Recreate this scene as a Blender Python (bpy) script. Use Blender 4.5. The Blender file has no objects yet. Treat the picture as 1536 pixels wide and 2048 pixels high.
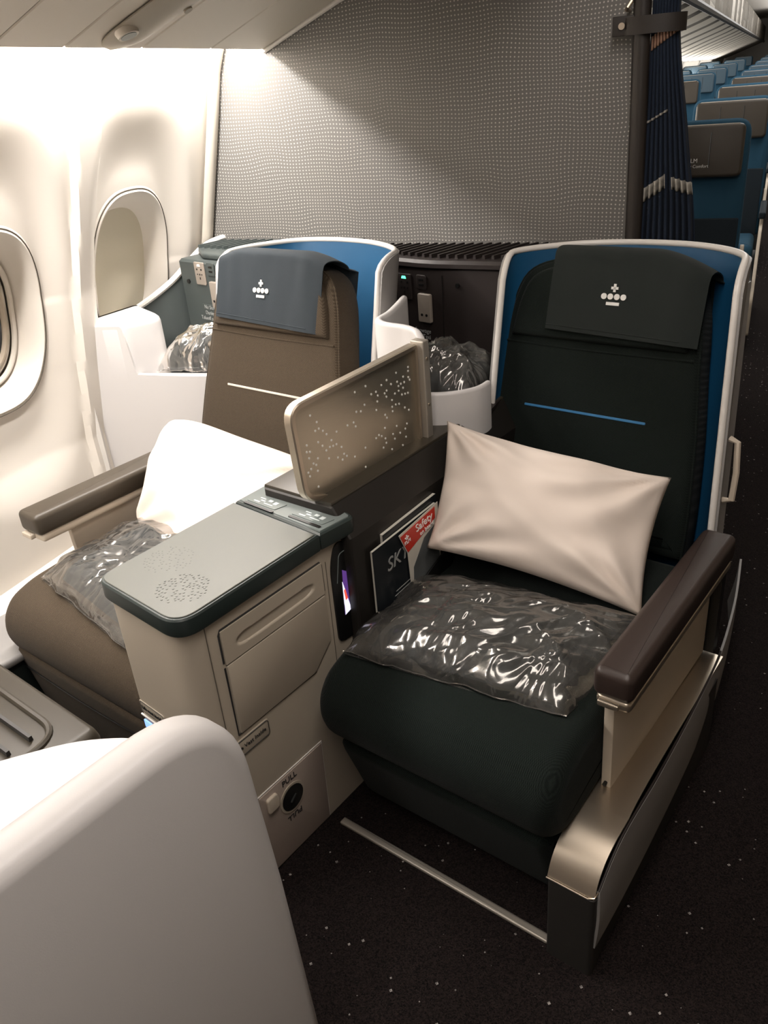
import bpy, bmesh, math, random
from mathutils import Vector, Matrix, noise

S = bpy.context.scene
COL = S.collection

# ------------------------------------------------------------------ camera
cam_d = bpy.data.cameras.new('camera'); cam = bpy.data.objects.new('camera', cam_d); COL.objects.link(cam)
S.camera = cam
cam_d.sensor_fit = 'VERTICAL'; cam_d.sensor_height = 36.0; cam_d.lens = 1620.0 / 2048.0 * 36.0
cam_d.clip_start = 0.02; cam_d.clip_end = 200
R_ = ((0.79215647, 0.60540005, -0.07732345), (0.2266973, -0.40949815, -0.88369655), (-0.56665374, 0.68249692, -0.46162917))
cam.matrix_world = Matrix(((R_[0][0], -R_[1][0], -R_[2][0], 0), (R_[0][1], -R_[1][1], -R_[2][1], 0),
                           (R_[0][2], -R_[1][2], -R_[2][2], 1.62), (0, 0, 0, 1)))

# ------------------------------------------------------------------ frames: the seats (world axes) and the cabin, turned 14 degrees
TH = math.radians(13.99)
FA = Matrix.Rotation(TH, 4, 'Z')
FS = Matrix.Identity(4)

# ------------------------------------------------------------------ world, lights, exposure
W = bpy.data.worlds.new('world'); S.world = W; W.use_nodes = True
W.node_tree.nodes['Background'].inputs[0].default_value = (1.0, 0.95, 0.91, 1)
W.node_tree.nodes['Background'].inputs[1].default_value = 0.11
S.view_settings.view_transform = 'Standard'; S.view_settings.look = 'None'
S.view_settings.exposure = 0.0; S.view_settings.gamma = 1.0; S.view_settings.use_curve_mapping = False

def area(name, loc, target, sx, sy, power, color, frame=FA):
    l = bpy.data.lights.new(name, 'AREA'); l.shape = 'RECTANGLE'; l.size = sx; l.size_y = sy
    l.energy = power; l.color = color
    o = bpy.data.objects.new(name, l); COL.objects.link(o)
    p = frame @ Vector(loc); q = frame @ Vector(target)
    d = (q - p).normalized()
    yv = (frame.to_3x3() @ Vector((0, 1, 0)))
    z = -d; x = yv.cross(z).normalized(); y = z.cross(x)
    o.matrix_world = Matrix(((x.x, y.x, z.x, p.x), (x.y, y.y, z.y, p.y), (x.z, y.z, z.z, p.z), (0, 0, 0, 1)))
    return o
area('sidewall_wash_light', (-1.765, 1.40, 1.86), (-1.80, 1.40, 1.0), 0.05, 2.72, 62, (1.0, 0.94, 0.89))
area('ceiling_wash_light', (-0.15, 0.35, 2.50), (-0.35, 0.6, 0.6), 0.35, 2.8, 34, (1.0, 0.91, 0.84))
area('economy_ceiling_light', (0.3, 14.0, 2.62), (0.2, 14.0, 0.0), 0.9, 18.0, 130, (0.93, 0.96, 1.0))
area('economy_ceiling_fill', (0.05, 15.0, 2.20), (-.1, 15.0, 2.72), 0.25, 24.0, 150, (1.0, 0.98, 0.96))  # added fill in mid-air, aimed up to brighten the economy ceiling

area('economy_bin_fill', (-1.80, 16.0, 1.36), (-1.35, 16.0, 1.80), 0.05, 24.0, 220, (1.0, 0.97, 0.92))  # added fill strip by the wall, aimed up to brighten the bin undersides

# ------------------------------------------------------------------ materials
def nmat(name):
    m = bpy.data.materials.new(name); m.use_nodes = True
    return m, m.node_tree, m.node_tree.nodes['Principled BSDF']
def N(nt, t, **kw):
    n = nt.nodes.new(t)
    for k, v in kw.items(): setattr(n, k, v)
    return n
def mat(name, col, rough=0.5, metal=0.0, bump=0.0, scale=200, var=0.0, spec=0.5, coat=0.0, bdist=0.001):
    m, nt, b = nmat(name)
    b.inputs['Base Color'].default_value = (*col, 1); b.inputs['Roughness'].default_value = rough
    b.inputs['Metallic'].default_value = metal; b.inputs['Specular IOR Level'].default_value = spec
    b.inputs['Coat Weight'].default_value = coat
    tc = N(nt, 'ShaderNodeTexCoord'); nz = N(nt, 'ShaderNodeTexNoise')
    nz.inputs['Scale'].default_value = scale; nz.inputs['Detail'].default_value = 3
    nt.links.new(tc.outputs['Object'], nz.inputs['Vector'])
    if bump:
        bp = N(nt, 'ShaderNodeBump'); bp.inputs['Strength'].default_value = bump; bp.inputs['Distance'].default_value = bdist
        nt.links.new(nz.outputs['Fac'], bp.inputs['Height']); nt.links.new(bp.outputs['Normal'], b.inputs['Normal'])
    if var:
        mx = N(nt, 'ShaderNodeMix', data_type='RGBA')
        mx.inputs['A'].default_value = (*[c * (1 - var) for c in col], 1); mx.inputs['B'].default_value = (*[min(1, c * (1 + var)) for c in col], 1)
        nt.links.new(nz.outputs['Fac'], mx.inputs['Factor']); nt.links.new(mx.outputs['Result'], b.inputs['Base Color'])
    return m
def emis(name, col, st):
    m, nt, b = nmat(name); b.inputs['Base Color'].default_value = (*col, 1)
    b.inputs['Emission Color'].default_value = (*col, 1); b.inputs['Emission Strength'].default_value = st
    return m
def math_(nt, op, a, b=None, c=None):
    n = N(nt, 'ShaderNodeMath', operation=op)
    for i, v in enumerate((a, b, c)):
        if v is None: continue
        if isinstance(v, (int, float)): n.inputs[i].default_value = v
        else: nt.links.new(v, n.inputs[i])
    return n.outputs[0]
def weave(name, c1, c2, f, rough=0.9, bs=0.5):
    """woven cloth: fine over-under thread pattern in two tones"""
    m, nt, b = nmat(name); tc = N(nt, 'ShaderNodeTexCoord'); sp = N(nt, 'ShaderNodeSeparateXYZ')
    nt.links.new(tc.outputs['Object'], sp.inputs[0])
    u = math_(nt, 'MULTIPLY', sp.outputs[0], f)
    yz = math_(nt, 'SUBTRACT', sp.outputs[2], sp.outputs[1]); v = math_(nt, 'MULTIPLY', yz, f)
    su = math_(nt, 'SINE', u); sv = math_(nt, 'SINE', v); pr = math_(nt, 'MULTIPLY', su, sv)
    p = math_(nt, 'MULTIPLY_ADD', pr, 0.5, 0.5)
    nz = N(nt, 'ShaderNodeTexNoise'); nz.inputs['Scale'].default_value = 600; nt.links.new(tc.outputs['Object'], nz.inputs['Vector'])
    q = math_(nt, 'MULTIPLY', p, nz.outputs['Fac']); q2 = math_(nt, 'MULTIPLY', q, 1.8)
    mx = N(nt, 'ShaderNodeMix', data_type='RGBA'); mx.inputs['A'].default_value = (*c1, 1); mx.inputs['B'].default_value = (*c2, 1)
    nt.links.new(q2, mx.inputs['Factor']); nt.links.new(mx.outputs['Result'], b.inputs['Base Color'])
    bp = N(nt, 'ShaderNodeBump'); bp.inputs['Strength'].default_value = bs; bp.inputs['Distance'].default_value = 0.0015
    nt.links.new(q, bp.inputs['Height']); nt.links.new(bp.outputs['Normal'], b.inputs['Normal'])
    b.inputs['Roughness'].default_value = rough; b.inputs['Specular IOR Level'].default_value = 0.10
    b.inputs['Sheen Weight'].default_value = 0.04
    return m

M = {}
M['wall'] = mat('sidewall_plastic', (0.80, 0.75, 0.68), 0.5, bump=0.1, scale=500)
M['bin'] = mat('bin_plastic', (0.66, 0.61, 0.53), 0.5, bump=0.1, scale=500)
M['bin_dark'] = mat('bin_grey_plastic', (0.40, 0.36, 0.29), 0.45)
M['white'] = mat('white_moulding', (0.64, 0.62, 0.61), 0.4, bump=0.08, scale=600)
M['rimwhite'] = mat('white_rim', (0.74, 0.71, 0.67), 0.35)
M['beige'] = mat('beige_console_plastic', (0.42, 0.365, 0.29), 0.45, bump=0.15, scale=700)
M['beige_rose'] = mat('rosy_beige_access_panel', (0.40, 0.33, 0.28), 0.5, bump=0.15, scale=700)
M['cream'] = mat('cream_panel', (0.60, 0.52, 0.42), 0.5, bump=0.1, scale=600)
M['shade'] = mat('cream_window_shade', (0.72, 0.66, 0.52), 0.6)
M['lidtop'] = mat('grey_green_lid', (0.098, 0.103, 0.088), 0.45, bump=0.1, scale=900, coat=0.1)
M['lidrim'] = mat('dark_green_rim', (0.022, 0.032, 0.03), 0.4)
M['greyglass'] = mat('grey_control_glass', (0.15, 0.175, 0.17), 0.2)
M['icon'] = mat('pale_icon_print', (0.55, 0.60, 0.60), 0.4)
M['fabricR'] = weave('dark_green_seat_cloth', (0.0025, 0.004, 0.0035), (0.015, 0.021, 0.018), 1500)
M['fabricL'] = weave('taupe_seat_cloth', (0.026, 0.019, 0.0125), (0.105, 0.080, 0.055), 1500)
M['towelL'] = mat('slate_headrest_cloth', (0.02, 0.027, 0.033), 0.95, bump=0.3, scale=700, var=0.15)
M['towelR'] = mat('dark_headrest_cloth', (0.01, 0.0145, 0.013), 0.95, bump=0.3, scale=700, var=0.15)
M['blue'] = mat('blue_liner', (0.004, 0.07, 0.165), 0.55, bump=0.1, scale=700)
M['plum'] = mat('plum_module_plastic', (0.019, 0.0135, 0.0125), 0.5, bump=0.1, scale=700)
M['slate'] = mat('slate_green_module_plastic', (0.058, 0.07, 0.068), 0.5, bump=0.1, scale=700)
M['black'] = mat('black_plastic', (0.008, 0.008, 0.008), 0.35)
M['darkbase'] = mat('dark_base', (0.010, 0.011, 0.011), 0.7)
M['consoledark'] = mat('dark_brown_box', (0.014, 0.012, 0.01), 0.45, bump=0.1, scale=700)
M['taupe'] = mat('taupe_box_top', (0.04, 0.033, 0.023), 0.4)
M['armL'] = mat('taupe_arm_pad', (0.062, 0.05, 0.036), 0.45, bump=0.1, scale=900)
M['armR'] = mat('plum_brown_arm_pad', (0.036, 0.024, 0.02), 0.4, bump=0.1, scale=900)
M['metal'] = mat('brushed_metal', (0.6, 0.52, 0.42), 0.33, metal=0.9)
M['metaldull'] = mat('dull_metal', (0.50, 0.46, 0.40), 0.5, metal=0.7)
M['legdark'] = mat('dark_leg_cover', (0.024, 0.022, 0.02), 0.5)
M['greyside'] = mat('light_grey_side_panel', (0.29, 0.28, 0.27), 0.5)
M['print'] = mat('white_print', (0.85, 0.85, 0.82), 0.5)
M['printdim'] = mat('grey_print', (0.30, 0.31, 0.30), 0.5)
M['printdark'] = mat('dark_print', (0.02, 0.02, 0.02), 0.5)
M['bluestrip'] = mat('blue_piping', (0.03, 0.16, 0.34), 0.5)
M['creamstrip'] = mat('cream_piping', (0.65, 0.58, 0.50), 0.5)
M['pillow'] = mat('white_pillow_cotton', (0.76, 0.665, 0.59), 0.9, bump=0.15, scale=900)
M['blanket'] = mat('dark_fleece', (0.022, 0.028, 0.030), 1.0, bump=0.6, scale=300)
M['navy'] = mat('navy_cloth', (0.006, 0.014, 0.032), 0.9, bump=0.3, scale=500)
M['brownstrap'] = mat('brown_leather_strap', (0.02, 0.015, 0.012), 0.5, bump=0.2, scale=400)
M['copper'] = mat('copper_stripe', (0.34, 0.20, 0.14), 0.7)
M['silverstripe'] = mat('silver_stripe', (0.36, 0.34, 0.30), 0.7)
M['red'] = mat('red_print', (0.55, 0.035, 0.02), 0.4)
M['paper'] = mat('paper', (0.60, 0.57, 0.50), 0.6)
M['magdark'] = mat('dark_magazine_cover', (0.010, 0.013, 0.016), 0.3)
M['maggrey'] = mat('grey_photo_print', (0.12, 0.13, 0.13), 0.4, var=0.6, scale=12)
M['ecobrown'] = mat('brown_headrest_leather', (0.060, 0.048, 0.036), 0.45, bump=0.2, scale=200)
M['ecoblue'] = mat('blue_economy_cloth', (0.014, 0.070, 0.125), 0.9, bump=0.3, scale=500)
M['ecoblue2'] = mat('grey_blue_headrest', (0.055, 0.095, 0.13), 0.6, bump=0.2, scale=300)
M['econavy'] = mat('dark_economy_cloth', (0.010, 0.018, 0.026), 0.9)
M['pinkgrey'] = mat('control_shell', (0.30, 0.26, 0.22), 0.4)
M['glassdark'] = mat('dark_window_glass', (0.012, 0.014, 0.018), 0.08)
M['gap'] = mat('dark_gap', (0.10, 0.085, 0.065), 0.8)
M['green_led'] = emis('green_led', (0.1, 1.0, 0.45), 2.5)
M['blue_led'] = emis('blue_led', (0.25, 0.45, 1.0), 1.2)
M['scr_purple'] = emis('screen_purple', (0.10, 0.04, 0.22), 0.8)
M['scr_white'] = emis('screen_white', (0.80, 0.80, 1.0), 1.1)
M['scr_red'] = emis('screen_red', (0.9, 0.10, 0.06), 0.9)

def m_film():
    m, nt, b = nmat('clear_plastic_film')
    out = nt.nodes['Material Output']
    tc = N(nt, 'ShaderNodeTexCoord')
    nz = N(nt, 'ShaderNodeTexNoise'); nz.inputs['Scale'].default_value = 9; nz.inputs['Detail'].default_value = 2
    nz.inputs['Distortion'].default_value = 1.2
    mp = N(nt, 'ShaderNodeMapping'); mp.inputs['Scale'].default_value = (1.0, 0.45, 0.8); mp.inputs['Rotation'].default_value = (0, 0, 0.6)
    nt.links.new(tc.outputs['Object'], mp.inputs[0]); nt.links.new(mp.outputs[0], nz.inputs['Vector'])
    rg = math_(nt, 'ABSOLUTE', math_(nt, 'SUBTRACT', nz.outputs['Fac'], 0.5))
    bp = N(nt, 'ShaderNodeBump'); bp.inputs['Strength'].default_value = 0.6; bp.inputs['Distance'].default_value = 0.03
    nt.links.new(rg, bp.inputs['Height'])
    gl = N(nt, 'ShaderNodeBsdfGlossy'); gl.inputs['Roughness'].default_value = 0.15; gl.inputs['Color'].default_value = (0.95, 0.92, 0.88, 1)
    nt.links.new(bp.outputs['Normal'], gl.inputs['Normal'])
    df = N(nt, 'ShaderNodeBsdfDiffuse'); df.inputs['Color'].default_value = (0.62, 0.60, 0.56, 1)
    nt.links.new(bp.outputs['Normal'], df.inputs['Normal'])
    tr = N(nt, 'ShaderNodeBsdfTransparent'); tr.inputs['Color'].default_value = (0.96, 0.96, 0.96, 1)
    fr = N(nt, 'ShaderNodeFresnel'); fr.inputs['IOR'].default_value = 1.55; nt.links.new(bp.outputs['Normal'], fr.inputs['Normal'])
    m1 = N(nt, 'ShaderNodeMixShader'); m1.inputs[0].default_value = 0.07
    nt.links.new(tr.outputs[0], m1.inputs[1]); nt.links.new(df.outputs[0], m1.inputs[2])
    f2 = math_(nt, 'MULTIPLY_ADD', fr.outputs[0], 1.3, 0.05); f2.node.use_clamp = True
    m2 = N(nt, 'ShaderNodeMixShader'); nt.links.new(f2, m2.inputs[0])
    nt.links.new(m1.outputs[0], m2.inputs[1]); nt.links.new(gl.outputs[0], m2.inputs[2])
    nt.links.new(m2.outputs[0], out.inputs['Surface'])
    return m
M['film'] = m_film()

def m_partition():
    m, nt, b = nmat('dotted_partition_laminate')
    tc = N(nt, 'ShaderNodeTexCoord'); sp = N(nt, 'ShaderNodeSeparateXYZ'); nt.links.new(tc.outputs['Object'], sp.inputs[0])
    nz = N(nt, 'ShaderNodeTexNoise'); nz.inputs['Scale'].default_value = 5; nz.inputs['Detail'].default_value = 1
    nt.links.new(tc.outputs['Object'], nz.inputs['Vector'])
    ns = N(nt, 'ShaderNodeSeparateColor'); nt.links.new(nz.outputs['Color'], ns.inputs[0])
    P = 1 / 0.0118
    u = math_(nt, 'MULTIPLY_ADD', sp.outputs[0], P, math_(nt, 'MULTIPLY', ns.outputs[0], 2.6))
    v = math_(nt, 'MULTIPLY_ADD', sp.outputs[2], P, math_(nt, 'MULTIPLY', ns.outputs[1], 3.2))
    fu = math_(nt, 'SUBTRACT', math_(nt, 'FRACT', u), 0.5); fv = math_(nt, 'SUBTRACT', math_(nt, 'FRACT', v), 0.5)
    r = math_(nt, 'SQRT', math_(nt, 'ADD', math_(nt, 'MULTIPLY', fu, fu), math_(nt, 'MULTIPLY', fv, fv)))
    mr = N(nt, 'ShaderNodeMapRange'); mr.inputs['From Min'].default_value = 0.13; mr.inputs['From Max'].default_value = 0.22
    mr.inputs['To Min'].default_value = 1; mr.inputs['To Max'].default_value = 0; nt.links.new(r, mr.inputs['Value'])
    # small dense diamonds of dots here and there
    u2 = math_(nt, 'FRACT', math_(nt, 'MULTIPLY', sp.outputs[0], P * 1.9)); v2 = math_(nt, 'FRACT', math_(nt, 'MULTIPLY', sp.outputs[2], P * 1.9))
    a = math_(nt, 'SUBTRACT', u2, 0.5); c = math_(nt, 'SUBTRACT', v2, 0.5)
    r2 = math_(nt, 'SQRT', math_(nt, 'ADD', math_(nt, 'MULTIPLY', a, a), math_(nt, 'MULTIPLY', c, c)))
    d2 = math_(nt, 'LESS_THAN', r2, 0.27)
    vo = N(nt, 'ShaderNodeTexVoronoi'); vo.distance = 'MANHATTAN'; vo.inputs['Scale'].default_value = 3.6; nt.links.new(tc.outputs['Object'], vo.inputs['Vector'])
    near = math_(nt, 'LESS_THAN', vo.outputs['Distance'], 0.095)
    fac = math_(nt, 'MAXIMUM', mr.outputs[0], math_(nt, 'MULTIPLY', d2, near))
    mx = N(nt, 'ShaderNodeMix', data_type='RGBA'); mx.inputs['A'].default_value = (0.150, 0.145, 0.135, 1); mx.inputs['B'].default_value = (0.56, 0.54, 0.49, 1)
    nt.links.new(fac, mx.inputs['Factor']); nt.links.new(mx.outputs['Result'], b.inputs['Base Color'])
    b.inputs['Roughness'].default_value = 0.45
    return m
M['partition'] = m_partition()

def m_carpet():
    m, nt, b = nmat('dark_speckled_carpet')
    tc = N(nt, 'ShaderNodeTexCoord')
    vo = N(nt, 'ShaderNodeTexVoronoi'); vo.distance = 'MANHATTAN'; vo.inputs['Scale'].default_value = 33; vo.inputs['Randomness'].default_value = 0.55
    nt.links.new(tc.outputs['Object'], vo.inputs['Vector'])
    near = math_(nt, 'LESS_THAN', vo.outputs['Distance'], 0.155)
    sc = N(nt, 'ShaderNodeSeparateColor'); nt.links.new(vo.outputs['Color'], sc.inputs[0])
    pick = math_(nt, 'GREATER_THAN', sc.outputs[0], 0.15)
    # weave of fine tufts
    v2 = N(nt, 'ShaderNodeTexVoronoi'); v2.inputs['Scale'].default_value = 420; nt.links.new(tc.outputs['Object'], v2.inputs['Vector'])
    s2 = N(nt, 'ShaderNodeSeparateColor'); nt.links.new(v2.outputs['Color'], s2.inputs[0])
    base = N(nt, 'ShaderNodeMix', data_type='RGBA'); base.inputs['A'].default_value = (0.004, 0.0035, 0.0035, 1); base.inputs['B'].default_value = (0.024, 0.017, 0.016, 1)
    nt.links.new(s2.outputs[0], base.inputs['Factor'])
    f = math_(nt, 'MULTIPLY', math_(nt, 'MULTIPLY', near, pick), math_(nt, 'MULTIPLY_ADD', s2.outputs[1], 0.7, 0.3))
    mx = N(nt, 'ShaderNodeMix', data_type='RGBA'); mx.inputs['B'].default_value = (0.42, 0.39, 0.37, 1)
    nt.links.new(base.outputs['Result'], mx.inputs['A']); nt.links.new(f, mx.inputs['Factor'])
    nt.links.new(mx.outputs['Result'], b.inputs['Base Color'])
    bp = N(nt, 'ShaderNodeBump'); bp.inputs['Strength'].default_value = 0.6; bp.inputs['Distance'].default_value = 0.003
    nt.links.new(v2.outputs['Distance'], bp.inputs['Height']); nt.links.new(bp.outputs['Normal'], b.inputs['Normal'])
    b.inputs['Roughness'].default_value = 1.0; b.inputs['Specular IOR Level'].default_value = 0.1
    return m
M['carpet'] = m_carpet()

def m_divider():
    m, nt, b = nmat('brushed_aluminium')
    b.inputs['Base Color'].default_value = (0.50, 0.45, 0.36, 1); b.inputs['Metallic'].default_value = 0.85
    b.inputs['Roughness'].default_value = 0.30
    tc = N(nt, 'ShaderNodeTexCoord'); mp = N(nt, 'ShaderNodeMapping'); mp.inputs['Scale'].default_value = (30, 30, 900)
    nz = N(nt, 'ShaderNodeTexNoise'); nz.inputs['Scale'].default_value = 1
    nt.links.new(tc.outputs['Object'], mp.inputs[0]); nt.links.new(mp.outputs[0], nz.inputs['Vector'])
    bp = N(nt, 'ShaderNodeBump'); bp.inputs['Strength'].default_value = 0.25; bp.inputs['Distance'].default_value = 0.001
    nt.links.new(nz.outputs['Fac'], bp.inputs['Height']); nt.links.new(bp.outputs['Normal'], b.inputs['Normal'])
    return m
M['alu'] = m_divider()

# ------------------------------------------------------------------ object helpers
class G:
    """geometry in frame coordinates (verts, faces)"""
    def __init__(s): s.v = []; s.f = []
    def add(s, v, f):
        n = len(s.v); s.v += [tuple(p) for p in v]; s.f += [tuple(i + n for i in q) for q in f]; return s
ORG = {}
def thing(name, label, cat, origin=(0, 0, 0), frame=FS, group=None):
    o = bpy.data.objects.new(name, None); COL.objects.link(o); o.empty_display_size = 0.05
    o.matrix_world = frame @ Matrix.Translation(origin)
    o['label'] = label; o['category'] = cat
    if group: o['group'] = group
    ORG[o.name] = (Vector(origin), frame)
    return o
def part(name, g, m, parent, smooth=True, label=None, ang=40):
    """one mesh under parent (or sub-part under a part)"""
    org, fr = ORG[parent.name]
    me = bpy.data.meshes.new(name); me.from_pydata([Vector(p) - org for p in g.v], [], g.f); me.update()
    bm = bmesh.new(); bm.from_mesh(me); bmesh.ops.recalc_face_normals(bm, faces=bm.faces)
    for f in bm.faces: f.smooth = smooth
    for e in bm.edges:
        if len(e.link_faces) == 2 and e.calc_face_angle(0) > math.radians(ang): e.smooth = False
    bm.to_mesh(me); bm.free()
    me.materials.append(M[m])
    o = bpy.data.objects.new(name, me); COL.objects.link(o); o.parent = parent
    if label: o['label'] = label
    ORG[o.name] = (org, fr)
    return o
def solo(name, g, m, label=None, cat=None, origin=None, frame=FS, group=None, kind=None, smooth=True, ang=40):
    if origin is None: origin = [sum(c) / len(g.v) for c in zip(*g.v)]; origin[2] = min(p[2] for p in g.v)
    e = bpy.data.objects.new('tmp', None); ORG['tmp'] = (Vector(origin), frame)
    e.name = 'tmp'; ORG[e.name] = (Vector(origin), frame)
    o = part(name, g, m, e, smooth, ang=ang); o.parent = None
    bpy.data.objects.remove(e)
    o.matrix_world = frame @ Matrix.Translation(origin)
    if kind: o['kind'] = kind
    if label: o['label'] = label
    if cat: o['category'] = cat
    if group: o['group'] = group
    ORG[o.name] = (Vector(origin), frame)
    return o
def struct(name, g, m, frame=FA, smooth=True, label=None): return solo(name, g, m, frame=frame, kind='structure', smooth=smooth, label=label)

def V(*a): return Vector(a)
def box(x0, x1, y0, y1, z0, z1, g=None):
    g = g or G()
    v = [(x, y, z) for x in (x0, x1) for y in (y0, y1) for z in (z0, z1)]
    return g.add(v, [(0, 1, 3, 2), (4, 6, 7, 5), (0, 4, 5, 1), (2, 3, 7, 6), (0, 2, 6, 4), (1, 5, 7, 3)])
def rpoly(pts, r, n=6):
    """polygon with rounded corners; r one radius or one per corner"""
    out = []; L = len(pts)
    for i, p in enumerate(pts):
        p = Vector(p); a = Vector(pts[i - 1]); b = Vector(pts[(i + 1) % L]); rr = r[i] if isinstance(r, (list, tuple)) else r
        if rr <= 0: out.append(tuple(p)); continue
        da = (a - p); db = (b - p); k = min(rr, da.length * .49, db.length * .49)
        A = p + da.normalized() * k; B = p + db.normalized() * k
        for j in range(n + 1):
            t = j / n; q = A.lerp(p, t).lerp(p.lerp(B, t), t); out.append(tuple(q))
    return out
def inset(poly, d):
    if d == 0: return [tuple(p) for p in poly]
    L = len(poly); ar = sum(poly[i - 1][0] * poly[i][1] - poly[i][0] * poly[i - 1][1] for i in range(L)); s = 1 if ar > 0 else -1
    out = []
    for i in range(L):
        p = Vector(poly[i][:2]); a = Vector(poly[i - 1][:2]); b = Vector(poly[(i + 1) % L][:2])
        e1 = (p - a).normalized(); e2 = (b - p).normalized()
        n = Vector((-e1.y, e1.x)) + Vector((-e2.y, e2.x))
        if n.length < 1e-6: n = Vector((-e1.y, e1.x))
        n.normalize(); c = max(.5, n.dot(Vector((-e1.y, e1.x))))
        q = p + n * (s * d / c); out.append((q.x, q.y))
    return out
def slab(poly, layers, o, ux, uy, un, g=None):
    """stack outline copies: layers of (height along un, inset); closed solid"""
    g = g or G(); o = Vector(o); ux = Vector(ux).normalized(); uy = Vector(uy).normalized(); un = Vector(un).normalized()
    L = len(poly); v = []; f = []
    for h, d in layers:
        v += [o + ux * x + uy * y + un * h for x, y in inset(poly, d)]
    for k in range(len(layers) - 1):
        for i in range(L): j = (i + 1) % L; f.append((k * L + i, k * L + j, (k + 1) * L + j, (k + 1) * L + i))
    f.append(tuple(range(L))[::-1]); f.append(tuple(range((len(layers) - 1) * L, len(layers) * L)))
    return g.add(v, f)
def rl(t, r, n=4, both=True):
    """layers of a slab of thickness t whose edges are rounded by r"""
    a = [(r - r * math.cos(k / n * math.pi / 2), r - r * math.sin(k / n * math.pi / 2)) for k in range(n + 1)] if both else [(0, 0)]
    a = [(h, d) for h, d in a]
    b = [(t - r + r * math.sin(k / n * math.pi / 2), r - r * math.cos(k / n * math.pi / 2)) for k in range(n + 1)]
    return a + b
def rbox(x0, x1, y0, y1, z0, z1, r, rc=None, g=None):
    """box rounded on every edge"""
    return slab(rpoly([(x0, y0), (x1, y0), (x1, y1), (x0, y1)], rc or r), rl(z1 - z0, r), (0, 0, z0), (1, 0, 0), (0, 1, 0), (0, 0, 1), g)
def tube(pts, r, g=None, n=8, closed=False, flat=None):
    g = g or G(); pts = [Vector(p) for p in pts]; L = len(pts); v = []; f = []
    up = None
    for i, p in enumerate(pts):
        a = pts[i - 1] if (i or closed) else p; b = pts[(i + 1) % L] if (i < L - 1 or closed) else p
        t = (b - a).normalized()
        if up is None: up = t.orthogonal().normalized()
        up = (up - t * up.dot(t)).normalized(); s = t.cross(up)
        for k in range(n):
            th = 2 * math.pi * k / n; v.append(p + up * (r * math.cos(th)) + s * (r * math.sin(th)))
    m = L if closed else L - 1
    for i in range(m):
        for k in range(n):
            a = i * n + k; b = i * n + (k + 1) % n; c = ((i + 1) % L) * n + (k + 1) % n; d = ((i + 1) % L) * n + k; f.append((a, b, c, d))
    if not closed: f.append(tuple(range(n))[::-1]); f.append(tuple(range((L - 1) * n, L * n)))
    return g.add(v, f)
def cyl(p, q, r, g=None, n=24, r2=None):
    g = g or G(); p = Vector(p); q = Vector(q); t = (q - p).normalized(); a = t.orthogonal().normalized(); b = t.cross(a); r2 = r if r2 is None else r2
    v = [p + (a * math.cos(2 * math.pi * k / n) + b * math.sin(2 * math.pi * k / n)) * r for k in range(n)] + \
        [q + (a * math.cos(2 * math.pi * k / n) + b * math.sin(2 * math.pi * k / n)) * r2 for k in range(n)]
    return g.add(v, [(k, (k + 1) % n, n + (k + 1) % n, n + k) for k in range(n)] + [tuple(range(n))[::-1], tuple(range(n, 2 * n))])
def grid(fn, nu, nv, g=None, wrapu=False):
    g = g or G(); v = [fn(i / nu, j / nv) for j in range(nv + 1) for i in range(nu + 1)]
    f = [(j * (nu + 1) + i, j * (nu + 1) + i + 1, (j + 1) * (nu + 1) + i + 1, (j + 1) * (nu + 1) + i) for j in range(nv) for i in range(nu)]
    return g.add(v, f)
def sheet(fn, nu, nv, th, g=None):
    """a curved sheet of real thickness: fn(u,v) -> point; thickened along its normal, edges closed"""
    g = g or G(); P = [[Vector(fn(i / nu, j / nv)) for i in range(nu + 1)] for j in range(nv + 1)]; v = []; Q = []
    for j in range(nv + 1):
        for i in range(nu + 1):
            a = P[j][min(i + 1, nu)] - P[j][max(i - 1, 0)]; b = P[min(j + 1, nv)][i] - P[max(j - 1, 0)][i]
            n = a.cross(b); n = n.normalized() if n.length > 1e-9 else Vector((0, 0, 1)); v.append(P[j][i]); Q.append(P[j][i] + n * th)
    N1 = len(v); v += Q; W_ = nu + 1; f = []
    for j in range(nv):
        for i in range(nu):
            q = (j * W_ + i, j * W_ + i + 1, (j + 1) * W_ + i + 1, (j + 1) * W_ + i); f.append(q[::-1]); f.append(tuple(k + N1 for k in q))
    for i in range(nu):
        f.append((i, i + 1, i + 1 + N1, i + N1)); k = nv * W_ + i; f.append((k + 1, k, k + N1, k + 1 + N1))
    for j in range(nv):
        k = j * W_; f.append((k + W_, k, k + N1, k + W_ + N1)); k = j * W_ + nu; f.append((k, k + W_, k + W_ + N1, k + N1))
    return g.add(v, f)
def ribbon(pts, z0, ztop, th, n=44, g=None):
    """upright curved wall of thickness th with a rounded top edge and closed ends"""
    prof = [(-1, 0), (-1, .25), (-1, .5), (-1, .75)] + [(-math.cos(a * math.pi / 8), 1 + math.sin(a * math.pi / 8)) for a in range(9)] + [(1, .75), (1, .5), (1, .25), (1, 0)]
    def fn(u, v):
        uu = min(1, max(0, u)); a = spl(pts, uu); b = spl(pts, min(1, uu + .01)); c = spl(pts, max(0, uu - .01)); t = (b - c).normalized(); nn = Vector((t.y, -t.x, 0))
        e = min(uu, 1 - uu) * n; w = th / 2 * (math.sqrt(max(0, 1 - (1 - e / 1.5) ** 2)) if e < 1.5 else 1)
        s, h = prof[int(round(v * (len(prof) - 1)))]; zt = ztop(uu) - th / 2
        z = z0 + (zt - z0) * h if h <= 1 else zt + (h - 1) * w
        p = Vector((a.x, a.y, 0)) + nn * (-s * w); return (p.x, p.y, z)
    return grid(fn, n, len(prof) - 1, g)
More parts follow.
